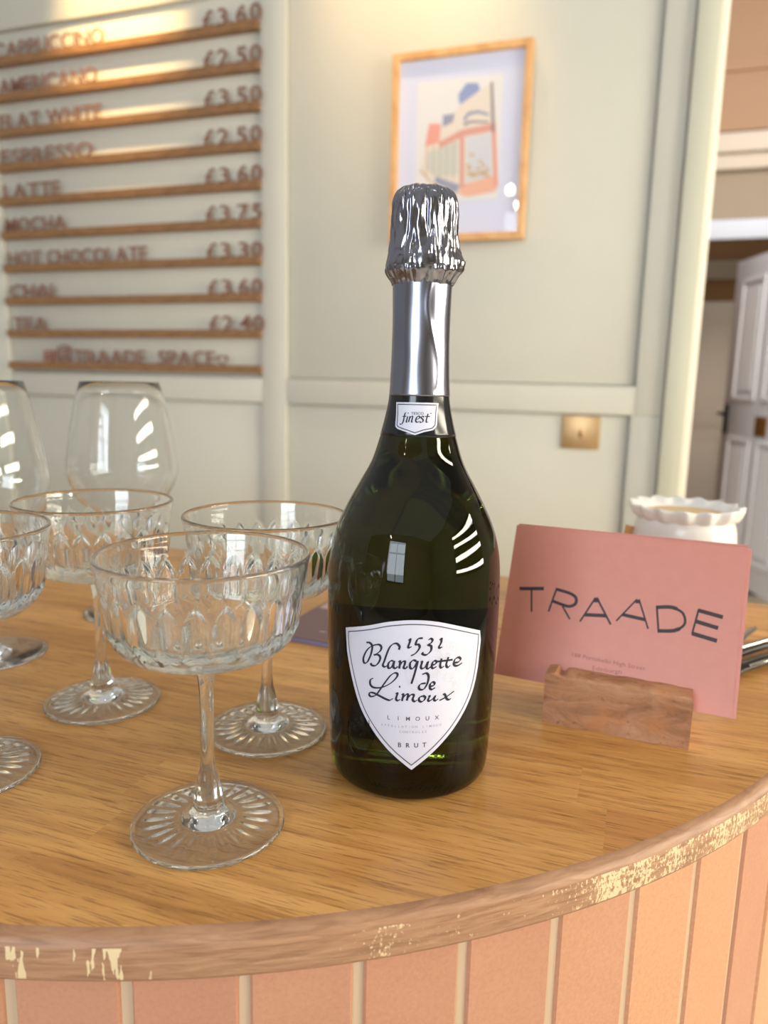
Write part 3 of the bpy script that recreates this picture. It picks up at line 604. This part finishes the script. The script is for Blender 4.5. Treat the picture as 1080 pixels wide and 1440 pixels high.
b = MB(); b.lathe([(.001, .004), (.020, .003), (.030, .001)]+PS+[(.0125, .2672), (.001, .2673)], 128, cap0=True, cap1=True)
obj('glass_body', b.mesh('glass_body', M['bottle'], smooth=True), bot)
def bput(off):
    def f(a, z):
        r = brad(z)+off; return (r*cos(TH0+a), r*sin(TH0+a), z)
    return f
def shield_mesh(poly, off, m, name, thick=.00012):
    amin = min(p[0] for p in poly); amax = max(p[0] for p in poly); n = 72; rows = []
    pl = poly+[poly[0]]; cols = []
    for k in range(n+1):
        a = amin+(amax-amin)*(k/n); a = min(max(a, amin+1e-5), amax-1e-5); zz = []
        for (a0, z0), (a1, z1) in zip(pl, pl[1:]):
            if (a0-a)*(a1-a) <= 0 and a0 != a1: zz.append(z0+(z1-z0)*(a-a0)/(a1-a0))
        cols.append((a, min(zz), max(zz)))
    P = bput(off); Q = bput(off-thick*.9); b = MB(); nr = 14
    top = [[P(a, lo+(hi-lo)*j/nr) for a, lo, hi in cols] for j in range(nr+1)]
    b.grid(top)
    for sel in (1, 2): b.grid([[P(c[0], c[sel]) for c in cols], [Q(c[0], c[sel]) for c in cols]])
    b.grid([[P(cols[0][0], cols[0][1]), P(cols[0][0], cols[0][2])], [Q(cols[0][0], cols[0][1]), Q(cols[0][0], cols[0][2])]])
    b.grid([[P(cols[-1][0], cols[-1][1]), P(cols[-1][0], cols[-1][2])], [Q(cols[-1][0], cols[-1][1]), Q(cols[-1][0], cols[-1][2])]])
    return b.mesh(name, m, smooth=True, angle=.5)
def densify(poly, n=6):
    out = []
    for p, q in zip(poly, poly[1:]+poly[:1]):
        for k in range(n): out.append((p[0]+(q[0]-p[0])*k/n, p[1]+(q[1]-p[1])*k/n))
    return out
def inset(poly, r, d):
    P = [Vector((p[0]*r, p[1])) for p in poly]; n = len(P); ar = sum(P[i].x*P[(i+1) % n].y-P[(i+1) % n].x*P[i].y for i in range(n)); s = 1 if ar > 0 else -1; out = []
    for i in range(n):
        e1 = (P[i]-P[i-1]).normalized(); e2 = (P[(i+1) % n]-P[i]).normalized()
        n1 = Vector((-e1.y, e1.x))*s; n2 = Vector((-e2.y, e2.x))*s; m_ = (n1+n2); m_ = m_/max(.35, m_.dot(n1))
        q = P[i]+m_*d; out.append((q.x/r, q.y))
    return out
RL = .0455
# soften the curved sides of the shield: corner points stay, side points are smoothed
def smooth_runs(poly, corners):
    out = []; n = len(poly); cs = sorted(corners)
    for a, c in zip(cs, cs[1:]+[cs[0]+n]):
        run = [poly[k % n] for k in range(a, c+1)]
        out += [(v.x, v.y) for v in catmull(run, 6)[:-1]] if len(run) > 2 else [run[0]]
    return out
SH = smooth_runs(SHIELD, [0, 6, 12])
lab_o = obj('front_label', shield_mesh(SH, .00022, M['label'], 'front_label'), bot)
lab_o['label'] = 'white shield shaped paper label with handwriting style lettering'
uvput = lambda off, r=RL: (lambda u, v: bput(off)(u/r, v))
def line_loop(poly, r, w, off, m, name, parent):
    b = MB(); pts = [(p[0]*r, p[1]) for p in densify(poly, 3)]; pts.append(pts[0]); ribbon(b, pts, w, uvput(off, r), smooth=False)
    return obj(name, b.mesh(name, m, smooth=True, recalc=False), parent)
line_loop(inset(SH, RL, .0021), RL, .00055, .0003, M['grey_ink'], 'border_line', lab_o)
b = MB()
def nib(d):
    a = math.atan2(d.y, d.x); return .00046+.00088*abs(sin(a-math.radians(38)))
for k, s in enumerate(SCRIPT): ribbon(b, [((a-(.022 if k in (17, 29, 30) else 0))*RL, z) for a, z in s], nib, uvput(.00034), n=7)
obj('script_lettering', b.mesh('script_lettering', M['ink'], smooth=True, recalc=False), lab_o)
sc = lambda p: (p[0]*RL, p[1])
def spaced(b, word, tri, h, put, xs=None):
    p0, p1 = Vector(tri[0]), Vector(tri[1]); n = len(word)
    tot = (p1-p0).length; cw = tot/(n-1+.72)
    for k, ch in enumerate(word):
        if ch == ' ': continue
        a = p0+(p1-p0)*(k*cw/tot); vs, _ = text2d(ch); w = (max(v[0] for v in vs)-min(v[0] for v in vs))/.7*h
        w = min(w, cw*.86); q = a+(p1-p0).normalized()*(cw*.36-w/2)
        put_text(b, ch, q, q+(p1-p0).normalized()*w, h, put, bold=.006)
b = MB(); spaced(b, 'LIMOUX', [sc(p) for p in LIM], .0021, uvput(.00034))
obj('small_print', b.mesh('small_print', M['grey_ink'], recalc=False), lab_o)
b = MB(); spaced(b, 'BRUT', [sc(p) for p in BRUT], .0024, uvput(.00034))
obj('dryness_wording', b.mesh('dryness_wording', mat('charcoal_ink', srgb(48, 46, 54), .6), recalc=False), lab_o)
b = MB(); spaced(b, "APPELLATION LIMOUX", [sc(p) for p in APP], .0012, uvput(.00034)); spaced(b, 'CONTRÔLÉE', [sc(p) for p in CON], .0012, uvput(.00034))
obj('faint_print', b.mesh('faint_print', M['pale_ink'], recalc=False), lab_o)
# faint round seal behind the lettering
b = MB(); cu, cv = sc(SEAL[0]); ru = (SEAL[1][0]-SEAL[0][0])*RL; rv = SEAL[2][1]-SEAL[0][1]
for k, w in ((1.0, .00022), (.955, .00016), (.74, .00018)):
    ribbon(b, [(cu+ru*k*cos(t*PI/36), cv+rv*k*sin(t*PI/36)) for t in range(73)], w, uvput(.00028), smooth=False)
for k in range(46):
    t = 2*PI*k/46; ribbon(b, [(cu+ru*.80*cos(t), cv+rv*.80*sin(t)), (cu+ru*.89*cos(t+.05), cv+rv*.89*sin(t+.05))], .00035, uvput(.00028), n=1)
rr_ = random.Random(3)
for k in range(60):
    t = rr_.random()*2*PI; q = .68*math.sqrt(rr_.random()); x, y = cu+ru*q*cos(t), cv+rv*q*sin(t); s_ = .0012+.0012*rr_.random(); t2 = rr_.random()*PI
    ribbon(b, [(x, y), (x+s_*cos(t2), y+s_*sin(t2)), (x+s_*cos(t2+.8), y+s_*1.3*sin(t2+.8))], .0003, uvput(.00028), n=3)
obj('round_seal', b.mesh('round_seal', mat('seal_ink', srgb(208, 208, 216), .6), recalc=False), lab_o)
# label on the far side of the bottle
b = MB(); P = bput(.0002); rows = [[P(PI-1.05+2.1*k/40, .007+.077*j/8) for k in range(41)] for j in range(9)]; b.grid(rows)
P = bput(.0001); b.grid([[P(PI-1.05+2.1*k/40, .007+.077*j/8) for k in range(41)] for j in range(9)][::-1])
obj('back_label', b.mesh('back_label', mat('black_label', srgb(30, 30, 30), .5), smooth=True, recalc=False), bot)
# embossed oval mark in the glass, low on the left of the label
b = MB(); pts = [(a*RL, z) for a, z in EMB]; P = uvput(.0002)
b.tube([P(q.x, q.y) for q in catmull(pts, 8)], .00022, 8)
for k in range(16):
    u, v = -.0345+.0085*rr_.random(), .034+.011*rr_.random(); b.tube([P(u, v), P(u+.0012, v+.0010-.002*rr_.random())], .00022, 6)
for k in range(15):
    u = -.022+.0028*k
    if k in (5, 9): continue
    v = .0078; b.tube([P(u, v), P(u+.0006, v+.0022), P(u+.0013, v)], .0002, 6)
obj('embossed_mark', b.mesh('embossed_mark', M['bottle'], smooth=True), bot)
# foil: black band, smooth neck, crinkled cap
zb0, zb1 = .1842, .2044
b = MB(); zs = [zb0+(zb1-zb0)*k/10 for k in range(11)]; b.lathe([(brad(zb0)-.0002, zb0)]+[(brad(z)+.00025, z) for z in zs], 128)
fb = obj('foil_band', b.mesh('foil_band', M['foil_black'], smooth=True), bot); fb['label'] = 'glossy black lower band of the neck foil'
b = MB(); zs = [.2044+(.2625-.2044)*k/60 for k in range(61)]
def ffn(th, r, z, k):
    q = noise.noise(Vector((cos(th)*1.6, sin(th)*1.6, z*55)))*.00026
    da = (th-TH0-.42+PI) % (2*PI)-PI; q += .00028*math.exp(-(da-.25*sin((z-.2)*95))**2/.006)*(1 if z > .208 else 0)
    return r+q, z
b.lathe([(brad(.2044)-.0001, .2044)]+[(brad(z)+.00045, z) for z in zs], 160, fn=ffn)
obj('neck_foil', b.mesh('neck_foil', M['foil_smooth'], smooth=True), bot)
cap = [(.0150, .2590), (.0158, .2608), (.0172, .2630), (.0184, .2650), (.0187, .2675), (.0185, .2700), (.0180, .2728), (.0174, .2765), (.0169, .2810), (.0165, .2870), (.0163, .2920), (.0161, .2960), (.0157, .2990), (.0149, .3015), (.0136, .3034), (.0118, .3046), (.0092, .3053), (.0060, .3056), (.0030, .3057), (.0004, .3057)]
cap = prof_smooth(cap, 5)
def cfn(th, r, z, k):
    c_, s_ = cos(th), sin(th); fade = min(1, r/.010)
    pleat = noise.noise(Vector((c_*4.2, s_*4.2, z*45)))*.0011-(1-abs(noise.noise(Vector((c_*5.5+5, s_*5.5, z*38)))))**5*.0013+.0005+noise.noise(Vector((c_*11, s_*11, z*190)))*.00045
    am = 1.0 if z > .2745 else .55
    da = (th-TH0+PI) % (2*PI)-PI
    # smooth crimped band at the front and the folded-out lip below it
    if .2665 < z < .2712 and abs(da) < .75: am *= .25
    skirt = 0
    if z < .2672: skirt = .0009*noise.noise(Vector((c_*4+9, s_*4, 0)))+.0007*noise.noise(Vector((c_*11, s_*11, z*200)))
    if .2640 < z < .2760: skirt += .0026*math.exp(-((da-1.35)/.32)**2)*(1-abs(z-.2700)/.0060)
    return r+(pleat*am+skirt)*fade, z+(.0005*noise.noise(Vector((c_*5, s_*5, 3))) if z > .303 else 0)
b = MB(); b.lathe(cap, 220, fn=cfn, cap1=True)
obj('foil_cap', b.mesh('foil_cap', M['foil'], smooth=True), bot)
# two torn flaps of foil on the right of the skirt
b = MB()
def cyl(a, z, r): return (r*cos(TH0+a), r*sin(TH0+a), z)
b.quad(cyl(1.10, .2605, .0152), cyl(1.42, .2622, .0165), cyl(1.50, .2718, .0218), cyl(1.34, .2690, .0203)); b.quad(cyl(1.42, .2622, .0165), cyl(1.10, .2605, .0152), cyl(1.30, .2690, .0199), cyl(1.47, .2716, .0212))
b.quad(cyl(.58, .2585, .0152), cyl(.78, .2588, .0152), cyl(.82, .2668, .0187), cyl(.42, .2662, .0186)); b.quad(cyl(.78, .2588, .0151), cyl(.58, .2585, .0151), cyl(.42, .2662, .0183), cyl(.82, .2668, .0184))
obj('foil_flap', b.mesh('foil_flap', M['foil'], recalc=False), bot)
# neck label
NKL = [NECK[k] for k in (0, 1, 2, 3, 4, 5, 6, 7, 8, 9, 10, 11, 12, 13)]
RN = .0176
nl = obj('neck_label', shield_mesh(NKL, .0006, M['label'], 'neck_label', .0003), bot); nl['label'] = 'small white shield label on the neck'
line_loop(inset(NKL, RN, .00105), RN, .00042, .00068, M['ink'], 'border_line', nl)
b = MB()
for k, s in enumerate(FIN):
    ribbon(b, [(a*RN, z) for a, z in s], (lambda d: .00026+.00050*abs(sin(math.atan2(d.y, d.x)-math.radians(25)))) if k < 9 else .00022, uvput(.0007, RN), n=6)
put_text(b, 'TESCO', (TES[0][0]*RN, TES[0][1]), (TES[1][0]*RN, TES[1][1]), .00125, uvput(.0007, RN), bold=.008)
obj('neck_lettering', b.mesh('neck_lettering', M['ink'], recalc=False), nl)

# ------------------------------------------------------------------ card holder and cards
KX, KY, KZ, KYAW, KLEAN, KW, KH = -.0828, .4732, .0197, -.0936, .3972, .145, .1029
bl = thing('card_holder', 'rough brown wooden block holding the pink cards upright in a slot', 'card holder', (-.0475, .4546, 0), (0, 0, -.065))
# block with a slot cut along its top, chewed edges on the right end
b = MB(); Lb = .0865; nx = 44
sec = [(0, 0), (0, .0312), (.0012, .0322), (.0185, .0318), (.0185, .0150), (.0285, .0150), (.0285, .0310), (.0430, .0310), (.0445, .0296), (.0445, 0)]
rows = []; rb = random.Random(11)
for k in range(nx+1):
    x = Lb*k/nx; row = []
    for (y, z) in sec:
        p = Vector((x, y, z)); j = noise.noise(p*160)*.0006+noise.noise(p*420)*.0003
        hh = 0
        if z > .029: hh = noise.noise(Vector((x*90, y*40, 2)))*.0006 + (-.0030 if .0075 < x < .0115 and y > .01 and y < .03 else 0) + .0014*max(0, 1-abs(x-.005)/.004)
        ex = (.0009*sin(z*1500)+.0006*noise.noise(p*500)) if k == nx else 0
        row.append((x+ex, y+(j if 0 < k < nx else 0)*(1 if y < .001 else .3), max(0, z+hh+(j*.3 if z > .02 else 0))))
    rows.append(row)
b.grid(rows, close_u=True); n = len(sec); i0 = 0; i1 = nx*n
for i in (i0, i1):
    q = [i+k for k in range(n)]
    for f in ((q[0], q[1], q[2], q[3], q[4]), (q[0], q[4], q[5], q[9]), (q[5], q[6], q[7], q[8], q[9])): b.face(f)
o = obj('block', b.mesh('block', M['block'], smooth=True, angle=.7), bl)
d_ = Vector((cos(KYAW), sin(KYAW), 0)); n_ = Vector((-sin(KYAW), cos(KYAW), 0)); u_ = Vector((0, 0, 1))*cos(KLEAN)+n_*sin(KLEAN); w_ = d_.cross(u_)   # w_ points to the viewer
if w_.y > 0: w_ = -w_
def card(label, du, dv, dw, roll, face):
    Mx = Matrix((d_, u_, -w_)).transposed().to_4x4(); o_ = Vector((KX, KY, KZ))+d_*du+u_*dv-w_*dw
    t = thing('pink_card', label, 'card', (0, 0, 0), (0, 0, 0), 'pink cards standing in the wooden holder')
    t.matrix_world = Matrix.Translation(o_) @ Mx @ Matrix.Rotation(roll, 4, 'Z')
    b = MB(); b.box(0, KW, 0, KH, 0, .00045); obj('card_sheet', b.mesh('card_sheet', M['card']), t)
    b = MB(); e = .00012
    b.box(KW-.0001, KW+e, 0, KH, -e*0, .00045+e); b.box(0, KW, KH-.0001, KH+e, 0, .00045+e)
    x = obj('cut_edge', b.mesh('cut_edge', M['card_edge']), t)
    if face:
        b = MB(); put = lambda u, v: (u, v, -.00006)
        for pts, w in TR: ribbon(b, pts, w*1.12, put, n=6, smooth=len(pts) > 2)
        obj('large_lettering', b.mesh('large_lettering', M['card_ink'], recalc=False), t)
        b = MB(); put_text(b, '188 Portobello High Street', AD1[0], AD1[1], .0026, put, font_cap=.7)
        put_text(b, 'Edinburgh', AD2[0], AD2[1], .0026, put, font_cap=.7)
        obj('address_lettering', b.mesh('address_lettering', M['card_small_ink'], recalc=False), t)
    return t
card('front pink card with large dark lettering and a faint address line', 0, 0, 0, 0, True)
card('plain pink card just behind the lettered one, its edge showing at the right', .0022, .0004, .0016, -.004, False)
card('rearmost pink card, a sliver of its top edge showing at the left', .0012, .0018, .0032, .006, False)

# ------------------------------------------------------------------ scalloped white jar
JX, JY, JR = .0405, .7235, .0450
jar = thing('scalloped_jar', 'white ceramic jar with frilled rim behind the pink cards', 'jar', (JX, JY, 0))
b = MB(); pr = prof_smooth([(.030, 0), (.036, .001), (.0415, .010), (.0445, .025), (.0455, .045), (.0452, .065), (.0446, .080), (.0432, .0890), (.0412, .0935), (.0390, .0955)], 4)
b.lathe([(.001, .0)]+pr+[(.036, .0950), (.034, .090), (.034, .07), (.001, .07)], 96)
obj('jar_body', b.mesh('jar_body', M['ceramic'], smooth=True), jar)
b = MB()
def rim(th, r, z, k):
    a = sin(15*th+.6); w = max(0, min(1, (r-.0385)/.005)); return r+.0027*a*w, z+.0009*sin(15*th+1.4)*w*(1 if z > .098 else .3)
b.lathe([(.0370, .0935), (.0402, .0940), (.0432, .0962), (.0458, .1000), (.0472, .1040), (.0477, .1060), (.0470, .1068), (.0452, .1055), (.0430, .1030), (.0402, .1010), (.0378, .0998), (.0370, .0935)], 15*14, fn=rim)
obj('frilled_rim', b.mesh('frilled_rim', M['ceramic'], smooth=True), jar)
b = MB(); b.lathe([(.001, .0992), (.0372, .0992), (.0372, .092), (.001, .092)], 64); obj('wax', b.mesh('wax', M['wax'], smooth=True, angle=.6), jar)
b = MB(); b.tube([(-.018, .700, .006), (-.0065, .714, .0850)], [.0034, .0036], 12)
tag(obj('wooden_stick', b.mesh('wooden_stick', mat('pale_stick_wood', srgb(214, 160, 96), .6), smooth=True, angle=.8)), 'small tan wooden stick leaning against the white jar, only its tip in view', 'stick')

# ------------------------------------------------------------------ utensils at the right edge
def utensil(label, pts, w, th, m, name='metal_utensil', tip=None):
    t = thing(name, label, 'utensil', pts[0], (0, 0, 0), 'metal utensils lying at the right edge of the worktop')
    p0 = Vector(pts[0]); b = MB(); pl = catmull(pts, 8); rows = []
    for k, p in enumerate(pl):
        d = (pl[min(k+1, len(pl)-1)]-pl[max(k-1, 0)]).normalized(); s = d.cross(Vector((0, 0, 1))).normalized(); up = s.cross(d)
        u = k/(len(pl)-1); ww = w*(.55+.45*min(1, u*6)) if u < .17 else w
        ww *= min(1, .25+8*(1-u)) if u > .9 else 1
        rows.append([p-p0+s*ww*.5*cos(q*PI/6)+up*th*.5*sin(q*PI/6) for q in range(12)])
    b.grid(rows, close_u=True); b.face(range(12)); b.face([len(rows)*12-12+k for k in range(12)][::-1])
    obj('handle', b.mesh('handle', m, smooth=True, angle=1.0), t)
    if tip:
        b = MB(); b.tube([Vector(q)-p0 for q in tip], [.0012]*len(tip), 8); obj('bright_edge', b.mesh('bright_edge', M['steel'], smooth=True), t)
    return t
utensil('dark metal utensil with a rounded grey end, nearest of the pile by the cards', [(.068, .570, .0045), (.085, .598, .0050), (.118, .638, .0052), (.127, .650, .0052)], .012, .006, M['dark_steel'],
        tip=[(.0875, .592, .0076), (.110, .6185, .0080), (.118, .629, .0081)])
utensil('slim bright steel utensil lying on top of the dark one', [(.060, .586, .0125), (.085, .618, .0130), (.112, .652, .0130), (.124, .668, .0130)], .0036, .0036, M['steel'])
utensil('thin steel utensil at the back of the pile, lying at a wider angle', [(.058, .604, .0055), (.080, .640, .0060), (.095, .676, .0068), (.104, .696, .0068)], .0065, .003, M['steel'])
utensil('second dark metal utensil, half hidden beneath the slim bright steel one', [(.060, .590, .0050), (.084, .626, .0055), (.110, .660, .0055), (.120, .674, .0055)], .009, .007, M['dark_steel'])

# ------------------------------------------------------------------ leaflet behind the bottle
lf = thing('leaflet', 'mauve printed leaflet lying on the worktop between bottle and coupe', 'leaflet', (-.2790, .5285, 0), (0, 0, -.085))
b = MB(); b.box(0, .108, 0, .150, 0, .0038); obj('pages', b.mesh('pages', M['leaflet_edge'], bevel=.0004), lf)
b = MB(); b.box(-.0006, .1086, -.0006, .1506, .0038, .0043); obj('cover', b.mesh('cover', M['leaflet']), lf)
b = MB(); b.quad((.002, .078, .00435), (.106, .070, .00435), (.106, .148, .00435), (.002, .148, .00435)); x = obj('cover_picture', b.mesh('cover_picture', M['leaflet_light'], recalc=False), lf)
b = MB(); rl = random.Random(2); put = lambda u, v: (u, v, .0044)
for v, h in ((.060, .0016), (.044, .0012), (.037, .0024), (.020, .0012)):
    u = .034
    while u < .098:
        w = .003+.006*rl.random(); b.quad(*[put(*p) for p in ((u, v), (u+w, v), (u+w, v+h), (u, v+h))]); u += w+.0018
obj('print_lines', b.mesh('print_lines', M['white_ink'], recalc=False), lf)

# ------------------------------------------------------------------ framed picture
fr = thing('framed_picture', 'light oak framed watercolour of a shopfront hung on the panelled wall', 'picture', (-.4565, 1.794, .7435), (0, 0, 0))
FX, FZ0 = -.4565, .7435
W2, H2, fw = .1615, .2085, .0165
b = MB()
def fpt(x, z, y): return (x, y, z)
ring = lambda i, y: [fpt(-W2+i, -H2+i, y), fpt(W2-i, -H2+i, y), fpt(W2-i, H2-i, y), fpt(-W2+i, H2-i, y)]
b.grid([ring(0, -.0005), ring(0, -.018), ring(.0015, -.0195), ring(fw-.0015, -.0195), ring(fw, -.018), ring(fw, -.010), ring(fw, -.0005)], close_u=True, close_v=True)
obj('frame', b.mesh('frame', M['frame_wood']), fr)
b = MB(); b.box(-W2+fw-.002, W2-fw+.002, -.0085, -.0005, -H2+fw-.002, H2-fw+.002); obj('mount', b.mesh('mount', M['mount']), fr)
ps = boxes('art_sheet', [(-.102, .098, -.0090, -.0086, -.118, .145)], M['paper']); ash = obj('art_sheet', ps, fr)
def L(k): return [(x-FX, z-FZ0) for x, z in ART[k]]
for j, (k, c) in enumerate((('facade', 'w_cream'), ('roofblue', 'w_blue'), ('chim', 'w_greyblue'), ('pink', 'w_coral'), ('base2', 'w_greyblue'), ('win2', 'w_mint'), ('win', 'w_sky'), ('base', 'w_peach'), ('band', 'w_salmon'), ('pillar', 'w_salmon'), ('red', 'w_coral'), ('edge', 'w_slate'), ('arch', 'w_greyblue'), ('arch2', 'w_slate'))):
    b = MB(); y = -.0091-.00003*j; pts = L(k); i = len(b.v)
    for x, z in pts: b.vert((x, y, z))
    b.face([i+q for q in range(len(pts))]); me = b.mesh('painted_shape', M[c], recalc=False)
    obj('painted_shape', me, ash)
b = MB(); y = -.0096; rp = random.Random(9)
put = lambda u, v: (u, y, v)
for k in range(5): x = -.075+.016*k; ribbon(b, [(x, .005+.004*k), (x+.002, -.06-.003*k)], .0022, put, n=1)
for k in range(9):
    x = .02+.05*rp.random(); z = -.075+.06*rp.random(); ribbon(b, [(x, z), (x+.006, z+.004), (x+.011, z-.002)], .004, put, n=4)
ribbon(b, [(-.09, -.045), (-.06, -.075), (-.02, -.10), (.0, -.108)], .004, put); ribbon(b, [(.022, -.06), (.05, -.062), (.075, -.055)], .006, put)
obj('brush_marks', b.mesh('brush_marks', M['w_ochre'], recalc=False), ash)
b = MB(); b.box(-W2+fw-.0005, W2-fw+.0005, -.0135, -.0125, -H2+fw-.0005, H2-fw+.0005); obj('glazing', b.mesh('glazing', M['pane']), fr)

# ------------------------------------------------------------------ brass switch plate
sp = thing('light_switch', 'square brushed brass light switch on the lower wall panel', 'switch', (-.1418, 1.806, .1018))
obj('plate', boxes('plate', [(-.0435, .0435, -.0050, 0, -.0390, .0390)], M['brass'], bevel=.0022), sp)
b = MB(); b.lathe([(.0052, 0), (.0052, .004), (.0035, .006), (.001, .006)], 24); me = b.mesh('toggle_collar', M['brass'], smooth=True, angle=.6); o = obj('toggle_collar', me, sp, (0, -.005, 0)); o.rotation_euler = (PI/2, 0, 0)
b = MB(); b.tube([(0, -.009, 0), (.0008, -.021, -.008)], [.0024, .0034], 12); obj('toggle', b.mesh('toggle', mat('aged_toggle', srgb(150, 120, 84), .3, .9), smooth=True, angle=.8), sp)
for s in (-1, 1):
    b = MB(); b.lathe([(.0028, 0), (.0026, .0008), (.001, .0010)], 16, cap1=True); o = obj('screw', b.mesh('screw', M['brass'], smooth=True, angle=.6), sp, (s*.0302, -.005, 0)); o.rotation_euler = (PI/2, 0, 0)

# ------------------------------------------------------------------ menu board: ten ledges and their letters
ROWS = [w[0] for w in WORDS]
RX0, RX1 = -1.8165, -.9705
names = ['CAPPUCCINO', 'AMERICANO', 'FLAT WHITE', 'ESPRESSO', 'LATTE', 'MOCHA', 'HOT CHOCOLATE', 'CHAI', 'TEA', 'bottom']
prices = ['3.60', '2.50', '3.50', '2.50', '3.60', '3.75', '3.30', '3.60', '2.40']
ordn = ['first', 'second', 'third', 'fourth']
GL = {}
LETH = .0405
def glyph(ch):
    if ch in GL: return GL[ch]
    b = MB(); T = .0035
    if ch == 'heart':
        pts = [Vector((.016*sin(t)**3, .0142*cos(t)-.0055*cos(2*t)-.0022*cos(3*t)-.001*cos(4*t)+.0155)) for t in [2*PI*k/36 for k in range(36)]]
        rows = []
        for s, y in ((1, 0), (1, T), (.70, T), (.70, 0)): rows.append([(p.x*s, y-T, (p.y-.0145)*s+.0145) for p in pts])
        b.grid(rows, close_u=True, close_v=True); w = .032
    elif ch == 'icon':
        def sq(h, r, n=5):
            out = []
            for cx_, cz_, a0 in ((h-r, h-r, 0), (-h+r, h-r, PI/2), (-h+r, -h+r, PI), (h-r, -h+r, 1.5*PI)):
                for k in range(n+1): a = a0+PI/2*k/n; out.append((cx_+r*cos(a), cz_+r*sin(a)))
            return out
        A, B_ = sq(.0175, .005), sq(.0125, .003)
        b.grid([[(x, y, z+.0185) for x, z in P_] for P_, y in ((A, -T), (A, 0), (B_, 0), (B_, -T))], close_u=True, close_v=True)
        for r0, r1 in ((.0075, .0035),):
            cc = lambda r: [(r*cos(2*PI*k/24), r*sin(2*PI*k/24)) for k in range(24)]
            b.grid([[(x, y, z+.0185) for x, z in P_] for P_, y in ((cc(r0), -T), (cc(r0), 0), (cc(r1), 0), (cc(r1), -T))], close_u=True, close_v=True)
        w = .035
    else:
        vs, fs = text2d(ch, 0.0, .008); cap = .725; k = LETH/cap
        x0 = min(v[0] for v in vs); x1 = max(v[0] for v in vs); zmin = min(0, min(v[1] for v in vs)) if ch in '_@' else 0
        n = len(vs); cxm = (x0+x1)/2
        for y in (-T, 0):
            for x, z in vs: b.vert(((x-cxm)*k, y, max(0, (z-zmin))*k if ch not in '_' else (z-zmin)*k))
        ec = {}
        for f in fs:
            b.face(f); b.face([q+n for q in f][::-1])
            for p, q in zip(f, f[1:]+f[:1]): ec[(p, q)] = 1
        for (p, q) in list(ec):
            if (q, p) not in ec: b.face((q, p, p+n, q+n))
        w = (x1-x0)*k
    GL[ch] = (b.mesh('letter', M['letter_red'] if ch == 'icon' else M['letter_wood'], recalc=True), w); return GL[ch]
YL = 1.7875
WORDN = {'.': 'decimal point', '£': 'pound sign', '_': 'underscore', 'heart': 'heart outline', 'icon': 'rounded square camera symbol', '@': 'at sign'}
def put_letter(ch, x, z, sx, label, group):
    me, w = glyph(ch); cat = 'digit' if ch.isdigit() else ('symbol' if ch in WORDN else 'letter')
    o = obj('wooden_'+cat, me, None, (x, YL, z)); o.scale = (sx, 1, 1); tag(o, label, cat, group)
zrow0, pitch = 1.0530, .09245
for r, nm in enumerate(names):
    zb = zrow0-pitch*r; zt = zb+.0205
    t = thing('menu_ledge', 'narrow oak ledge under the %s line of the wall menu' % nm if nm != 'bottom' else 'lowest oak ledge of the wall menu, under the row with a heart', 'ledge', (RX0, 1.806, zb), (0, 0, 0), 'oak ledges of the wall menu')
    b = MB(); b.box(0, RX1-RX0, -.022, 0, 0, .0180); obj('ledge_bar', b.mesh('ledge_bar', M['rail_wood'], bevel=.001), t)
    b = MB(); b.box(0, RX1-RX0, -.0245, -.0195, .0010, .0205); obj('ledge_lip', b.mesh('ledge_lip', M['rail_wood'], bevel=.001), t)
    word, xa, xb = WORDS[r]; zl = zb+.0180
    chars = list(word) if nm != 'bottom' else ['icon', '@']+list('TRAADE_SPACE')+['heart']
    ws = []
    for ch in chars: ws.append(.0125 if ch == ' ' else glyph(ch)[1])
    gap = .0052; tot = sum(ws)+gap*(len(ws)-1); k = (xb-xa)/tot; x = xa; seen = {}
    for ch, w in zip(chars, ws):
        if ch != ' ':
            seen[ch] = seen.get(ch, 0)+1; many = chars.count(ch) > 1
            where = 'the %s line of the wall menu' % nm if nm != 'bottom' else 'the bottom menu line'
            what = WORDN.get(ch, 'letter '+ch)
            lbl = ('%s of two brown wooden %s in %s' % (ordn[seen[ch]-1], 'letters '+ch, where) if chars.count(ch) == 2 else
                   '%s brown wooden %s in %s' % (ordn[seen[ch]-1], what, where)) if many else ('reddish wooden %s at the start of %s' % (what, where) if ch == 'icon' else 'brown wooden %s in %s' % (what, where))
            put_letter(ch, x+w*k/2, zl, k, lbl, 'wooden letters of the %s line' % nm)
        x += (w+gap)*k
    if r < 9:
        xa, xb = PRICE[r]; wd = xb-xa; s = '£'+prices[r]; seen = {}
        for ch, u in zip(s, (.065, .32, .475, .65, .895)):
            seen[ch] = seen.get(ch, 0)+1; many = s.count(ch) > 1; what = WORDN.get(ch, 'digit '+ch)
            lbl = 'brown wooden %s%s in the price on the %s line' % ((ordn[seen[ch]-1]+' ') if many else '', what, nm)
            put_letter(ch, xa+wd*u, zl, 1.22 if ch.isdigit() else 1.15, lbl, 'wooden price of the %s line' % nm)
